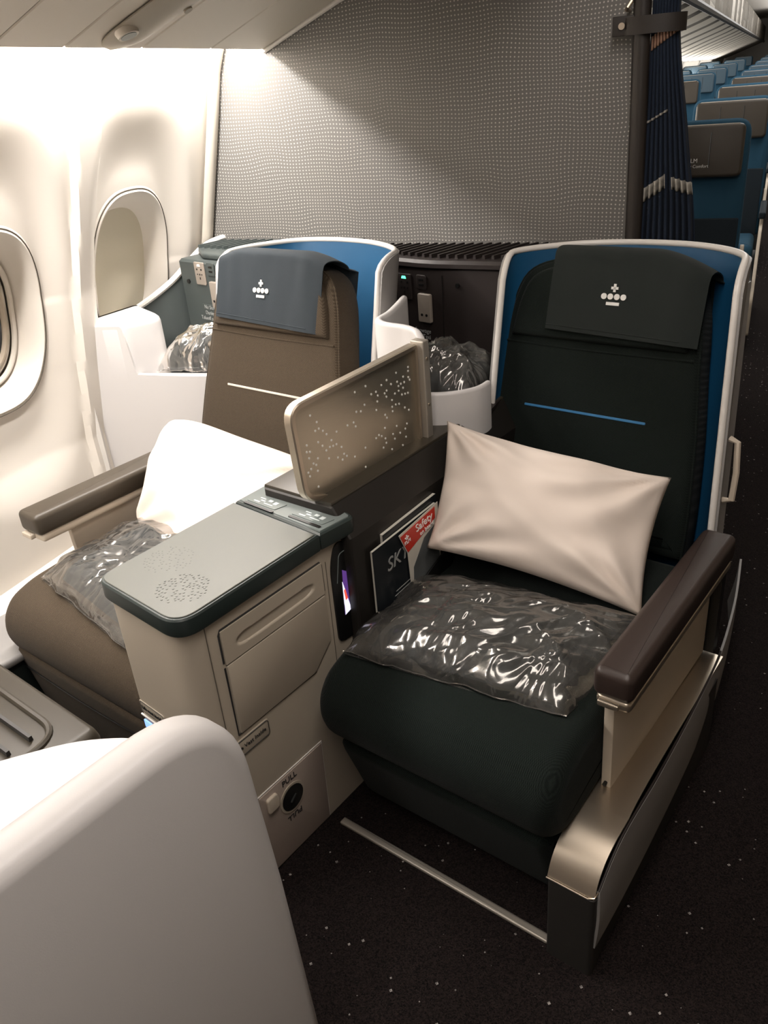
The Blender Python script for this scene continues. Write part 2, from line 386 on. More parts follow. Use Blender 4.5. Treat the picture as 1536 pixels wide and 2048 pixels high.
def spl(pts, t):
    """smooth curve through control points, t in 0..1"""
    n = len(pts) - 1; x = t * n; i = min(int(x), n - 1); u = x - i
    P = [Vector(pts[max(0, min(n, i + k))]) for k in (-1, 0, 1, 2)]
    return 0.5 * ((2 * P[1]) + (P[2] - P[0]) * u + (2 * P[0] - 5 * P[1] + 4 * P[2] - P[3]) * u * u + (3 * P[1] - P[0] - 3 * P[2] + P[3]) * u ** 3)
def sstep(a, b, x):
    t = max(0, min(1, (x - a) / (b - a))); return t * t * (3 - 2 * t)
def text(parent, name, body, size, o, ux, uy, m, th=0.0006, label=None, align='CENTER', shear=0):
    cu = bpy.data.curves.new('txt', 'FONT'); cu.body = body; cu.size = size; cu.align_x = align; cu.align_y = 'CENTER'; cu.extrude = th; cu.resolution_u = 3
    cu.shear = shear
    t = bpy.data.objects.new('txt', cu); COL.objects.link(t); bpy.context.view_layer.update()
    me = t.evaluated_get(bpy.context.evaluated_depsgraph_get()).to_mesh()
    ux = Vector(ux).normalized(); uy = Vector(uy).normalized(); un = ux.cross(uy); o = Vector(o); g = G()
    g.add([o + ux * v.co.x + uy * v.co.y + un * v.co.z for v in me.vertices], [tuple(p.vertices) for p in me.polygons])
    t.to_mesh_clear(); bpy.data.objects.remove(t); bpy.data.curves.remove(cu)
    return part(name, g, m, parent, smooth=False, label=label)
def crown(parent, s, o, ux, uy, m='print', name='crown_emblem'):
    ux = Vector(ux).normalized(); uy = Vector(uy).normalized(); un = ux.cross(uy); g = G(); o = Vector(o)
    def P(x, y): return o + ux * (x * s) + uy * (y * s)
    e = un * 0.0012
    for x in (-.36, -.12, .12, .36): cyl(P(x, .0) - e, P(x, .0) + e, .105 * s, g, 14)
    for (a, b, c, d) in ((-.24, .24, -.30, -.19), (-.045, .045, .16, .44), (-.13, .13, .25, .34)):
        slab([(a * s, c * s), (b * s, c * s), (b * s, d * s), (a * s, d * s)], [(-.0012, 0), (.0012, 0)], o, ux, uy, un, g)
    return part(name, g, m, parent, smooth=False, label='white crown emblem')

# ================================================================== THE CABIN SHELL (frame FA)
XS = [(0.0, -1.97), (0.10, -1.99), (0.235, -2.03), (0.26, -2.115), (0.60, -2.12), (0.85, -2.085), (1.10, -2.04), (1.38, -1.965), (1.60, -1.905), (1.72, -1.875), (1.85, -1.82), (2.0, -1.74)]
def wx(z):
    for (a, xa), (b, xb) in zip(XS, XS[1:]):
        if z <= b: t = (z - a) / (b - a); t = t if z < .3 else t; return xa + (xb - xa) * t
    return XS[-1][1]
WIN = [(1.735, 1.075), (2.395, 1.10)]
HW, HH = 0.205, 0.275
def srad(y, z, c, k=2.6):
    return (abs((y - c[0]) / HW) ** k + abs((z - c[1]) / HH) ** k) ** (1 / k)
def wallx(y, z):
    x = wx(z)
    if z > 0.30:
        for cy in (-0.245, 0.415, 1.075, 1.735, 2.395):
            if z > 1.10: rr = ((abs(y - cy) / .29) ** 3 + (max(0, z - 1.10) / .56) ** 2.4) ** .4
            else: rr = ((abs(y - cy) / .29) ** 3 + ((1.10 - z) / .62) ** 3) ** .36
            x -= 0.050 * (1 - sstep(.62, 1.06, rr))
        dy = 2.155 + .05 * (z - 1); x += 0.024 * (sstep(dy - .125, dy - .115, y) - sstep(dy - .012, dy, y)) * sstep(.30, .36, z)
    return x
def wallgrid(y0, y1, ny):
    def fn(u, v):
        y = y0 + (y1 - y0) * u; z = 2.0 * v; x = wallx(y, z)
        for c in WIN:
            r = srad(y, z, c)
            if r < .955: x -= 0.12
        return (x, y, z)
    return grid(fn, ny, 190)
struct('wall_left', wallgrid(-0.4, 2.80, 320), 'wall', label='white moulded cabin sidewall with window recesses')
struct('trim_1', sheet(lambda u, v: (wx(0.3 + 1.6 * v) + .030 - .014 * abs(2 * u - 1) ** 3, 2.745 + .05 * u, 0.3 + 1.6 * v), 6, 60, 0.012), 'bin', label='slim beige joint strip between sidewall and partition')
struct('floor', box(-2.3, 2.6, -2.0, 4.4, -0.06, 0.0), 'carpet', smooth=False)
g = G(); g.add([(-2.3, 4.4, 0), (2.6, 4.4, 0), (2.6, 34, .33), (-2.3, 34, .33), (-2.3, 4.4, -.06), (2.6, 4.4, -.06), (2.6, 34, .27), (-2.3, 34, .27)],
               [(0, 1, 2, 3), (4, 7, 6, 5), (0, 4, 5, 1), (1, 5, 6, 2), (2, 6, 7, 3), (3, 7, 4, 0)])
struct('floor_economy', g, 'carpet', smooth=False)
# economy sidewall, end wall
struct('wall_left_economy', grid(lambda u, v: (wx(2.0 * v), 2.84 + 31 * u, 2.0 * v), 20, 40), 'wall')
struct('wall_back', box(-2.3, 2.6, 33.9, 34.0, 0, 2.9), 'wall', smooth=False)
# partition
struct('wall_partition', slab([(-2.16, 0), (-0.385, 0), (-0.385, 2.75), (-1.9, 2.75), (-1.80, 1.9), (-1.95, 1.5), (-2.04, 1.2), (-2.14, .7)], [(0, 0), (.03, 0)], (0, 2.80, 0), (1, 0, 0), (0, 0, 1), (0, 1, 0)), 'partition', smooth=False, label='grey partition with a white dot pattern')
struct('wall_right', box(2.55, 2.6, -2.0, 34, 0, 2.9), 'cream', smooth=False)
struct('wall_front', box(-2.2, 2.6, -2.05, -2.0, 0, 2.9), 'cream', smooth=False)
def ceilz(x): return 2.62 - 0.05 * ((x - .4) / 1.0) ** 2
struct('ceiling', sheet(lambda u, v: (-2.0 + 4.6 * u, -2.0 + 36 * v, 2.72 - .02 * abs(2 * u - 1)), 12, 4, .03), 'wall')

# windows
def window(n, c, full):
    def P(r, t, dx, k=2.6):
        ct, st = math.cos(t), math.sin(t); rr = r / ((abs(ct) ** k + abs(st) ** k) ** (1 / k))
        y = c[0] + HW * rr * ct; z = c[1] + HH * rr * st
        yb, zb = c[0] + HW * ct / ((abs(ct) ** k + abs(st) ** k) ** (1 / k)), c[1] + HH * st / ((abs(ct) ** k + abs(st) ** k) ** (1 / k))
        base = wallx(c[0] + (yb - c[0]) * 1.02, c[1] + (zb - c[1]) * 1.02) * (1 if r > .9 else 1)
        if r <= .9: base = wx(z) - .050
        return (base + dx, y, z)
    n_ = 72; rings = [(1.07, -.012), (1.055, .002), (1.0, .005), (.985, .007), (.96, .003), (.91, -.022), (.85, -.045), (.805, -.062), (.795, -.085)]
    g = G(); v = [P(r, 2 * math.pi * k / n_, d) for r, d in rings for k in range(n_)]
    f = [(a * n_ + k, a * n_ + (k + 1) % n_, (a + 1) * n_ + (k + 1) % n_, (a + 1) * n_ + k) for a in range(len(rings) - 1) for k in range(n_)]
    g.add(v, f); w = struct('window_%d' % n, g, 'wall', label='oval moulded window surround')
    part('gap_seal', tube([P(1.02, 2 * math.pi * k / n_, .0045) for k in range(n_)], .0022, closed=True), 'gap', w)
    def disc(r, dx, th):
        v = [P(r, 2 * math.pi * k / n_, dx) for k in range(n_)] + [P(r, 2 * math.pi * k / n_, dx - th) for k in range(n_)]
        return G().add(v, [tuple(range(n_)), tuple(range(n_, 2 * n_))[::-1]] + [(k, (k + 1) % n_, n_ + (k + 1) % n_, n_ + k) for k in range(n_)])
    if full: part('window_shade', disc(.802, -.072, .006), 'shade', w, label='closed cream window shade')
    else:
        for r, d in ((.742, -.070), (.66, -.085)):
            part('inner_frame', tube([P(r, 2 * math.pi * k / n_, d) for k in range(n_)], .009, closed=True), 'wall', w)
        part('inner_surround', disc(.70, -.084, .004), 'shade', w)
        part('pane', disc(.56, -.075, .004), 'glassdark', w, label='dark window glass')
        part('inner_frame', tube([P(.575, 2 * math.pi * k / n_, -.078) for k in range(n_)], .012, closed=True), 'cream', w)
window(1, WIN[0], False); window(2, WIN[1], True)

# overhead bins
BP = [(-1.655, 1.800), (-1.66, 1.782), (-1.65, 1.773), (-1.50, 1.832), (-1.35, 1.890), (-1.10, 1.965), (-0.80, 2.035), (-0.60, 2.07), (-0.48, 2.12), (-0.43, 2.22), (-0.45, 2.50), (-0.60, 2.60), (-1.5, 2.62), (-1.66, 2.2)]
def binz(x):
    for (a, za), (b, zb) in zip(BP[2:9], BP[3:9]):
        if x <= b: return za + (zb - za) * (x - a) / (b - a)
    return 2.1
ends = [-0.4, .17, .65, 1.12, 1.59, 1.825, 2.13, 2.47, 2.797]
bin_ = thing('overhead_bin', 'cream overhead bin above the window seats, its underside in panels', 'overhead bin', (-1.1, 1.2, 1.77), FA)
part('bin_body', slab([(x, z + .004) for x, z in BP], [(0, 0), (3.197, 0)], (0, -.4, 0), (1, 0, 0), (0, 0, 1), (0, 1, 0)), 'gap', bin_)
for a, b in zip(ends, ends[1:]):
    part('underside_panel', slab([(x, z) for x, z in BP], [(0, .003), (.003, 0), (b - a - .009, 0), (b - a - .006, .003)], (0, a + .003, 0), (1, 0, 0), (0, 0, 1), (0, 1, 0)), 'bin', bin_, ang=25)
# passenger service unit with a reading light
psu = thing('reading_light_unit', 'grey-beige reading light pod set into the bin underside', 'reading light', (-1.4, 2.0, 1.85), FA)
def psf(u, v):
    L = .62; w = .085 * math.sin(math.acos(max(-1, 1 - min(1, v * L / .09)))) if v * L < .09 else .085
    x = -1.645 + v * L; y = 1.99 + .035 * v + (2 * u - 1) * (w + 1e-4)
    return (x, y, binz(x) - .004 - .016 * (1 - (2 * u - 1) ** 2) * min(1, v * L / .06))
part('pod_shell', sheet(psf, 16, 40, .004), 'bin_dark', psu)
cx = -1.545; zc = binz(cx) - .010; d_ = Vector((.37, 0, -1)).normalized()
part('lamp_ring', cyl(Vector((cx, 1.945, zc)), Vector((cx, 1.945, zc)) + d_ * .016, .033, r2=.028), 'bin', psu)
part('lamp_lens', cyl(Vector((cx, 1.945, zc)) + d_ * .014, Vector((cx, 1.945, zc)) + d_ * .0175, .022), 'greyglass', psu)
part('button', cyl(Vector((-1.43, 2.06, binz(-1.43) - .012)), Vector((-1.425, 2.06, binz(-1.43) - .022)), .012), 'bin_dark', psu)
struct('trim_2', tube([(x, 2.792, z - .006) for x, z in BP[1:9]], .008), 'rimwhite', label='white edge strip where the bin meets the partition')

# ================================================================== REAR STORAGE MODULES behind the seats
def ribs(parent, x0, x1, y0f, y1f, z, n, m, name='vent_rib'):
    for k in range(n):
        x = x0 + (x1 - x0) * (k + .5) / n
        g = slab([(-.006, 0), (.006, 0), (.004, .014), (-.004, .014)], [(0, 0), (y1f(x) - y0f(x), 0)], (x, y0f(x), z), (1, 0, 0), (0, 0, 1), (.12, 1, 0))
        part(name, g, m, parent)
def ypart(X): return (2.785 + X * math.sin(TH)) / math.cos(TH)    # partition face, at world X
def modbody(x0, x1, yf, z0, z1):
    n = 16; P = [(x0 + (x1 - x0) * i / n) for i in range(n + 1)]
    poly = [(x, yf(x)) for x in P] + [(x, ypart(x)) for x in P[::-1]]
    return slab(poly, [(0, 0), (z1 - z0 - .01, 0), (z1 - z0, .008)], (0, 0, z0), (1, 0, 0), (0, 1, 0), (0, 0, 1))
# right (plum) module between the two seats
yfR = lambda x: 2.215 + .10 * abs(x + 1.56) if x < -1.56 else 2.215 + .16 * (x + 1.56)
mr_ = thing('storage_module', 'dark plum storage module with ribbed top between the two seats', 'storage unit', (-1.45, 2.4, 0))
part('cabinet_body', modbody(-1.93, -1.03, yfR, 0, 1.095), 'plum', mr_, ang=15)
part('top_lip', modbody(-1.93, -1.03, lambda x: yfR(x) - .012, 1.095, 1.118), 'plum', mr_, ang=15)
ribs(mr_, -1.93, -1.0, lambda x: yfR(x) + .03, lambda x: ypart(x) - .01, 1.116, 30, 'plum')
part('door_seam', tube([(-1.515, yfR(-1.515) - .001, 1.07), (-1.515, yfR(-1.515) - .001, .75)], .0016), 'black', mr_)
part('latch', cyl((-1.46, yfR(-1.46), 1.04), (-1.46, yfR(-1.46) - .006, 1.04), .007), 'black', mr_)
def socket(parent, c, ux, uy, m, led, s=1.0):
    un = Vector(ux).cross(Vector(uy)).normalized(); c = Vector(c)
    p = part('power_socket', slab(rpoly([(-.032 * s, -.043 * s), (.032 * s, -.043 * s), (.032 * s, .043 * s), (-.032 * s, .043 * s)], .006), rl(.006, .002), c, ux, uy, un), m, parent)
    g = G()
    for (a, b, w, h) in ((-.014, .016, .008, .006), (.014, .016, .008, .006), (0, -.003, .006, .006), (0, -.018, .005, .009), (-.014, -.003, .006, .004), (.014, -.003, .006, .004)):
        slab([((a - w / 2) * s, (b - h / 2) * s), ((a + w / 2) * s, (b - h / 2) * s), ((a + w / 2) * s, (b + h / 2) * s), ((a - w / 2) * s, (b + h / 2) * s)], [(.005, 0), (.007, 0)], c, ux, uy, un, g)
    part('socket_hole', g, 'black', p)
    part('indicator_lamp', slab(rpoly([(-.011 * s, .026 * s), (.011 * s, .026 * s), (.008 * s, .036 * s), (-.008 * s, .036 * s)], .002), [(.005, 0), (.0075, .001)], c, ux, uy, un), led, p)
    return p
def usb(parent, c, ux, uy, m):
    un = Vector(ux).cross(Vector(uy)).normalized()
    p = part('usb_port', slab(rpoly([(-.022, -.024), (.022, -.024), (.022, .024), (-.022, .024)], .009), rl(.005, .002), c, ux, uy, un), m, parent)
    g = G()
    for z in (-.008, .008): slab([(-.010, z - .003), (.010, z - .003), (.010, z + .003), (-.010, z + .003)], [(.004, 0), (.006, 0)], c, ux, uy, un, g)
    part('port_slot', g, 'black', p)
def headsocket(parent, c, ux, uy, m):
    un = Vector(ux).cross(Vector(uy)).normalized(); c = Vector(c)
    p = part('headset_socket', slab(rpoly([(-.028, -.048), (.028, -.048), (.028, .048), (-.028, .048)], .007), rl(.014, .004), c, ux, uy, un), m, parent)
    g = G()
    for x in (-.010, .010): q = c + Vector(ux).normalized() * x - Vector(uy).normalized() * .022; cyl(q + un * .013, q + un * .0155, .0045, g, 12)
    part('jack_hole', g, 'black', p)
uxa = Vector((1, -.10, 0)).normalized(); uz = Vector((0, 0, 1))
def onR(x, z, d=0): return Vector((x, yfR(x) - d, z))
socket(mr_, onR(-1.668, 1.025), uxa, uz, 'plum', 'green_led')
usb(mr_, onR(-1.593, 1.045), uxa, uz, 'plum')
headsocket(mr_, onR(-1.578, .962), uxa, uz, 'pinkgrey')
for i, tx in enumerate(('No Stowage', 'During Taxi', 'Takeoff and Landing')):
    text(mr_, 'notice_line', tx, .021, onR(-1.615, .882 - .02 * i, .002), uxa, uz, 'printdim')

# left (slate) module against the sidewall
yfL = lambda x: 1.98 - .10 * (x + 2.3)
ml_ = thing('storage_module', 'slate grey storage module between sidewall and left seat', 'storage unit', (-2.5, 2.1, 0))
part('cabinet_body', modbody(-2.56, -1.95, yfL, 0, 1.115), 'slate', ml_, ang=15)
part('top_lip', slab(rpoly([(-2.44, 2.02), (-1.95, 1.99), (-1.95, ypart(-1.95)), (-2.58, ypart(-2.58)), (-2.58, 2.12)], .02), rl(.022, .008), (0, 0, 1.115), (1, 0, 0), (0, 1, 0), (0, 0, 1)), 'slate', ml_)
ribs(ml_, -2.56, -1.96, lambda x: 2.10, lambda x: ypart(x) - .01, 1.135, 18, 'slate')
# swooping side wing along the wall
def wing(u, v):
    a = spl([(-2.57, 2.28, 1.15), (-2.555, 2.13, 1.135), (-2.60, 1.98, 1.03), (-2.66, 1.84, .955), (-2.68, 1.70, .925), (-2.60, 1.56, .90)], u)
    return (a.x - .03 * (1 - v), a.y, .42 + (a.z - .42) * v)
part('side_wing', sheet(wing, 40, 12, .03), 'slate', ml_)
part('wing_edge', tube([wing(i / 40, 1) for i in range(35)], .012), 'rimwhite', ml_)
ul = Vector((1, -.10, 0)).normalized()
def onL(x, z, d=0): return Vector((x, yfL(x) - d, z))
socket(ml_, onL(-2.43, 1.07), ul, uz, 'pinkgrey', 'print', .95)
usb(ml_, onL(-2.36, 1.09), ul, uz, 'slate')
headsocket(ml_, onL(-2.345, 1.00), ul, uz, 'pinkgrey')
part('screw', cyl(onL(-2.515, 1.035), onL(-2.515, 1.035, .006), .008), 'black', ml_)
part('notice_plate', slab(rpoly([(-.07, -.033), (.07, -.033), (.07, .033), (-.07, .033)], .004), rl(.003, .001), onL(-2.385, .925), ul, uz, Vector((0, -1, 0))), 'slate', ml_)
for i, tx in enumerate(('No Stowage', 'During Taxi', 'Takeoff and Landing')):
    text(ml_, 'notice_line', tx, .020, onL(-2.39, .947 - .021 * i, .004), ul, uz, 'printdim')

# ================================================================== SEATS
def outline_back():
    half = [(.318, 0), (.315, .12), (.300, .30), (.277, .47), (.268, .55), (.254, .63), (.226, .69), (.168, .722), (.08, .735), (0, .738)]
    pts = [(x, y) for x, y in half] + [(-x, y) for x, y in half[-2::-1]]
    n = 60; return [tuple(spl([(p[0], p[1], 0) for p in pts], i / n))[:2] for i in range(n + 1)]
def make_seat(name, label, cx, dy, fab, towel, arm, strip, right):
    """cx: centre X of the backrest; dy: shift of the backrest"""
    t = thing(name, label, 'airline seat', (cx, 1.5 + dy, 0))
    # backrest leaning back: plane through (z .5, Y 1.84+dy)
    tilt = Vector((0, .28, 1)).normalized(); nrm = Vector((0, -1, .28)).normalized(); o = Vector((cx, 1.84 + dy, .48))
    ol = outline_back()
    back = part('backrest', slab(ol, [(-.125, .03), (-.12, .012), (-.10, 0), (-.016, 0), (-.008, .002), (-.002, .009), (.001, .022), (.002, .05)], o, (1, 0, 0), tilt, nrm), fab, t, ang=60)
    # piping and the seam below the head area
    edge = [o + Vector((1, 0, 0)) * x + tilt * y + nrm * (-.010) for x, y in inset(ol, .0)]
    part('piping', tube(edge, .0032, n=6), fab, back)
    def bp(x, s, h=.003): return o + Vector((x, 0, 0)) + tilt * s + nrm * h
    part('seam', tube([bp(-.262 + .524 * i / 20, .505 - .004 * math.sin(math.pi * i / 20), .001) for i in range(21)], .0035, n=6), fab, back)
    part('accent_strip', slab(rpoly([(-.175, -.0035), (.175, -.0035), (.175, .0035), (-.175, .0035)], .003), [(0, 0), (.003, 0), (.004, .001)], bp(-.005, .335, .0), (1, 0, 0), tilt, nrm), strip, back)
    # head cushion bolster under the cloth
    hb = [(x * .90, .52 + (y - .52) * .93) for x, y in ol if y > .52]
    part('head_cushion', slab(hb, [(-.01, 0), (.012, .002), (.018, .007), (.021, .013)], o, (1, 0, 0), tilt, nrm), fab, t, ang=60)
    # cloth draped over the head end
    rnd = random.Random(3 if right else 8)
    x0, x1 = (-.135, .268) if right else (-.215, .215)
    def cloth(u, v):
        x = x0 + (x1 - x0) * u
        s0 = .548 - (.012 if right else .016) * u
        top = .744 - 1.0 * max(0, abs(x) - .12) ** 1.6
        L1 = top - s0; tot = L1 + .09 + .24; q = v * tot
        wv = .0035 * noise.noise(Vector((x * 12, q * 3, 5 + right))) + .0022 * noise.noise(Vector((x * 30, q * 6, 2)))
        fl = .010 * (1 - v) ** 2 * (.5 + .5 * math.sin(u * 7 + 1))
        if q < L1: s = s0 + q; h = .024 + wv + fl * .4
        elif q < L1 + .19:
            a = (q - L1) / .19 * math.pi; s = top + .022 * math.sin(a); h = .024 - .056 * (1 - math.cos(a)) + wv
        else: s = top - (q - L1 - .19); h = -.132
        if u > .86: h -= 0.012 * ((u - .86) / .14) ** 2
        return o + Vector((x, 0, 0)) + tilt * s + nrm * h
    cl = part('headrest_cloth', sheet(cloth, 40, 60, .003), towel, t, ang=80)
    hem = [cloth(i / 40, .022) + nrm * .002 for i in range(37)]
    part('hem', tube(hem, .0022, n=6), towel, cl)
    c0 = cloth(.44 if right else .45, .17) + nrm * .0045
    crown(cl, .072, c0 + tilt * .01, (1, 0, 0), tilt)
    # seat cushion: nose profile in Y,Z extruded across
    x0, x1 = (-1.075, -.475) if right else (-2.045, -1.375)
    yf = .975 if right else .755; yb = 1.80 + dy
    prof = [(yb, .33), (yb, .50), (1.25 + dy, .502), (yf + .12, .492), (yf + .045, .468), (yf + .008, .42), (yf, .37), (yf + .015, .32), (yf + .05, .285), (yf + .12, .27)]
    prof = rpoly(prof, .03, 4); W2 = x1 - x0
    part('seat_cushion', slab([(y, z) for y, z in prof], rl(W2, .045, 5), (x0, 0, 0), (0, 1, 0), (0, 0, 1), (1, 0, 0)), fab, t, ang=60)
    # leg rest
    lr = rpoly([(yf + .035, .275), (yf + .17, .28), (yf + .20, .07), (yf + .115, .045)], .03, 4) if right else rpoly([(yf + .005, .33), (yf + .12, .33), (yf + .14, .04), (yf + .06, .02)], .03, 4)
    leg = part('leg_rest', slab(lr, rl(W2 - .05, .03, 4), (x0 + .025, 0, 0), (0, 1, 0), (0, 0, 1), (1, 0, 0)), fab, t, ang=60)
    if not right: part('seam', tube([(x0 + .05 + (W2 - .1) * i / 10, yf + .004 + .01, .265 - .012 * math.sin(i / 10 * math.pi)) for i in range(11)], .002, n=6), 'black', leg)
    # base box under the cushion
    part('seat_base', box(x0 + .05, x1 - .05, yf + .28, yb, 0, .32), 'darkbase', t, smooth=False)
    return t
make_seat_R = make_seat('business_chair', 'dark green cloth business seat beside the aisle', -.872, 0.0, 'fabricR', 'towelR', 'armR', 'bluestrip', True)
make_seat_L = make_seat('business_chair', 'taupe brown cloth business seat beside the windows', -1.83, -.25, 'fabricL', 'towelL', 'armL', 'creamstrip', False)

# seat shells: white outside, blue lining inside, white rim
def shell(parent, plan, top, bot, tilt, shx):
    """plan: XY control points at z 1.19; leans forward going down"""
    n = 44
    def P(u, v, off=0):
        a = spl(plan, u); zt = top(u); z = bot(u) + (zt - bot(u)) * v
        b = spl(plan, min(1, u + .01)); c = spl(plan, max(0, u - .01)); t = (b - c).normalized(); nn = Vector((t.y, -t.x, 0))
        return Vector((a.x, a.y, 0)) + nn * off + Vector(((1.19 - z) * shx * u ** 4, (z - 1.19) * tilt(u), z))
    part('outer_shell', sheet(lambda u, v: P(u, v), n, 12, -.014), 'greyside', parent, ang=60)
    part('inner_lining', sheet(lambda u, v: P(u, v * .995, .0005), n, 12, .004), 'blue', parent, ang=60)
    rim = [P(0, i / 10) for i in range(10)] + [P(i / n, 1) for i in range(n + 1)] + [P(1, 1 - i / 10) for i in range(1, 11)]
    rim2 = []
    for i, p in enumerate(rim):
        rim2.append(p)
    part('rim', tube(rim2, .0085, n=10), 'rimwhite', parent, ang=80)
    return P
sR = thing('seat_shell', 'white rimmed shell with blue lining around the dark green aisle seat', 'seat shell', (-.85, 2.1, 0))
def topR(u):
    e = min(u, 1 - u); return 1.198 - .06 * max(0, 1 - e / .10) ** 2
shell(sR, [(-1.128, 1.955, 0), (-1.135, 2.03, 0), (-1.085, 2.105, 0), (-.99, 2.18, 0), (-.86, 2.22, 0), (-.72, 2.215, 0), (-.612, 2.165, 0), (-.55, 2.09, 0), (-.532, 1.985, 0)],
      topR, lambda u: .30, lambda u: .20 + .03 * u, .075)
part('grab_handle', tube([(-.492, 1.935, .80), (-.472, 1.93, .795), (-.464, 1.92, .72), (-.464, 1.91, .65), (-.485, 1.91, .645)], .008), 'cream', sR)
def osd(u, v):
    z = .28 + .87 * v; return (-.529 + (1.19 - z) * .075 + .004 * u, 1.987 + (z - 1.19) * .23 + .085 * u, z)
part('outer_side', sheet(osd, 4, 12, -.006), 'greyside', sR)
part('reading_lamp', cyl((-1.085, 2.085, 1.135), (-1.072, 2.06, 1.132), .019, r2=.016), 'cream', sR)
sL = thing('seat_shell', 'white rimmed shell with blue lining around the taupe window seat', 'seat shell', (-1.83, 2.05, 0))
def topL(u):
    e = min(u, 1 - u); return 1.185 - .035 * max(0, 1 - e / .10) ** 2
shell(sL, [(-2.10, 1.81, 0), (-2.118, 1.90, 0), (-2.09, 2.00, 0), (-2.01, 2.10, 0), (-1.88, 2.135, 0), (-1.72, 2.12, 0), (-1.59, 2.06, 0), (-1.525, 1.99, 0), (-1.505, 1.89, 0)],
      topL, lambda u: .40, lambda u: .22, 0)

# S-shaped privacy wing beside the divider, and the bowl shelf
pw = thing('privacy_wing', 'white curved privacy wing rising behind the metal divider', 'privacy wing', (-1.3, 1.7, .74))
wpts = [(-1.445, 1.92, 0), (-1.405, 1.83, 0), (-1.372, 1.745, 0), (-1.355, 1.68, 0), (-1.31, 1.650, 0), (-1.245, 1.645, 0), (-1.20, 1.628, 0), (-1.160, 1.605, 0)]
part('wing_panel', ribbon(wpts, .74, lambda u: 1.082 - .03 * max(0, (u - .86) / .14) ** 2, .022, 60), 'white', pw, ang=60)
bowlpts = [(-1.24, 1.655, 0), (-1.185, 1.665, 0), (-1.135, 1.70, 0), (-1.105, 1.745, 0), (-1.098, 1.78, 0), (-1.100, 1.815, 0)]
bw = thing('storage_tray', 'pale grey curved storage tray between the divider and aisle seat', 'storage tray', (-1.2, 1.9, 0))
part('tray_wall', ribbon(bowlpts, .60, lambda u: .902, .018, 40), 'white', bw, ang=60)
fl = [tuple(spl(bowlpts, i / 20))[:2] for i in range(21)] + [(-1.14, 2.0), (-1.16, 2.2), (-1.75, 2.2), (-1.60, 2.0), (-1.40, 1.75)]
part('tray_floor', slab(fl, [(0, 0), (.01, 0)], (0, 0, .80), (1, 0, 0), (0, 1, 0), (0, 0, 1)), 'plum', bw, smooth=False)

# left storage surround: white wall with a raised block
lw = thing('side_surround', 'white moulded storage surround between sidewall and left seat', 'storage surround', (-2.3, 1.6, 0))
lpts = [(-2.555, 1.50, 0), (-2.50, 1.535, 0), (-2.36, 1.60, 0), (-2.20, 1.68, 0), (-2.06, 1.77, 0)]
def ltop(u): return .980 - (.155 + .03 * u) * sstep(.44, .475, u)
part('surround_wall', sheet(lambda u, v: (lambda a: (a.x, a.y, .25 + (ltop(u) - .25) * v))(spl(lpts, u)), 90, 8, -.02), 'white', lw, ang=60)
def lblock():
    pl = rpoly([(-2.555, 1.512), (-2.39, 1.585), (-2.335, 1.725), (-2.58, 1.80)], [.02, .03, .06, .02])
    return slab(pl, [(0, 0), (.178, 0), (.191, .004), (.199, .012), (.203, .024)], Vector((0, 0, .79)), (1, 0, 0), (0, 1, 0), (0, 0, 1))
part('raised_block', lblock(), 'white', lw, ang=60)
part('edge_flange', sheet(lambda u, v: (-2.565 + .028 * u, 1.475 + .03 * u, .25 + .72 * v), 3, 8, .03), 'rimwhite', lw)
part('edge_groove', tube([(-2.546, 1.492, .3), (-2.536, 1.492, .95)], .006), 'pinkgrey', lw)
part('surround_floor', slab([(-2.56, 1.55), (-2.05, 1.79), (-2.05, 2.0), (-2.56, 2.05)], [(0, 0), (.02, 0)], (0, 0, .775), (1, 0, 0), (0, 1, 0), (0, 0, 1)), 'white', lw, smooth=False)

# ------------------------------------------------------------------ armrests
def armrest(parent, x0, x1, y0, y1, z0, z1, pad, rmx):
    part('arm_pad', rbox(x0, x1, y0, y1, z0, z1, .016, .02), pad, parent, ang=60)
ar = thing('armrest', 'plum brown aisle armrest over a cream side panel', 'armrest', (-.44, 1.45, .25))
part('arm_pad', rbox(-.485, -.405, 1.150, 1.775, .570, .635, .016, .02), 'armR', ar, ang=60)
part('metal_rail', rbox(-.478, -.408, 1.155, 1.765, .548, .572, .008, .014), 'metal', ar, ang=60)
part('release_button', rbox(-.470, -.428, 1.146, 1.158, .553, .566, .003), 'metal', ar, ang=60)
part('side_panel', slab([(1.20, .29), (1.78, .27), (1.78, .55), (1.19, .55)], rl(.022, .004, 2), (-.473, 0, 0), (0, 1, 0), (0, 0, 1), (1, 0, 0)), 'cream', ar)
part('screw', cyl((-.462, 1.199, .31), (-.462, 1.190, .31), .004), 'black', ar)
part('support_post', box(-.47, -.43, 1.79, 1.82, .27, .60), 'black', ar, smooth=False)
al = thing('armrest', 'taupe window side armrest over a beige side panel', 'armrest', (-2.12, 1.3, .25))
part('arm_pad', rbox(-2.175, -2.075, .955, 1.60, .560, .625, .016, .02), 'armL', al, ang=60)
part('metal_rail', rbox(-2.165, -2.078, .965, 1.60, .538, .562, .008, .012), 'cream', al, ang=60)
part('release_button', rbox(-2.168, -2.12, .950, .975, .543, .558, .003), 'cream', al, ang=60)
part('side_panel', slab([(1.075, .25), (1.62, .25), (1.62, .54), (1.065, .54)], rl(.022, .004, 2), (-2.125, 0, 0), (0, 1, 0), (0, 0, 1), (1, 0, 0)), 'cream', al)
# grey foot of the left seat by the wall
lf = thing('seat_foot_cover', 'pale grey foot cover beside the left seat cushion', 'cover', (-2.1, .85, 0))
part('cover_top', rbox(-2.22, -1.98, .68, .95, .285, .315, .012, .05), 'greyside', lf, ang=60)
part('cover_base', rbox(-2.20, -2.01, .70, .95, 0, .283, .01), 'lidrim', lf, ang=60)

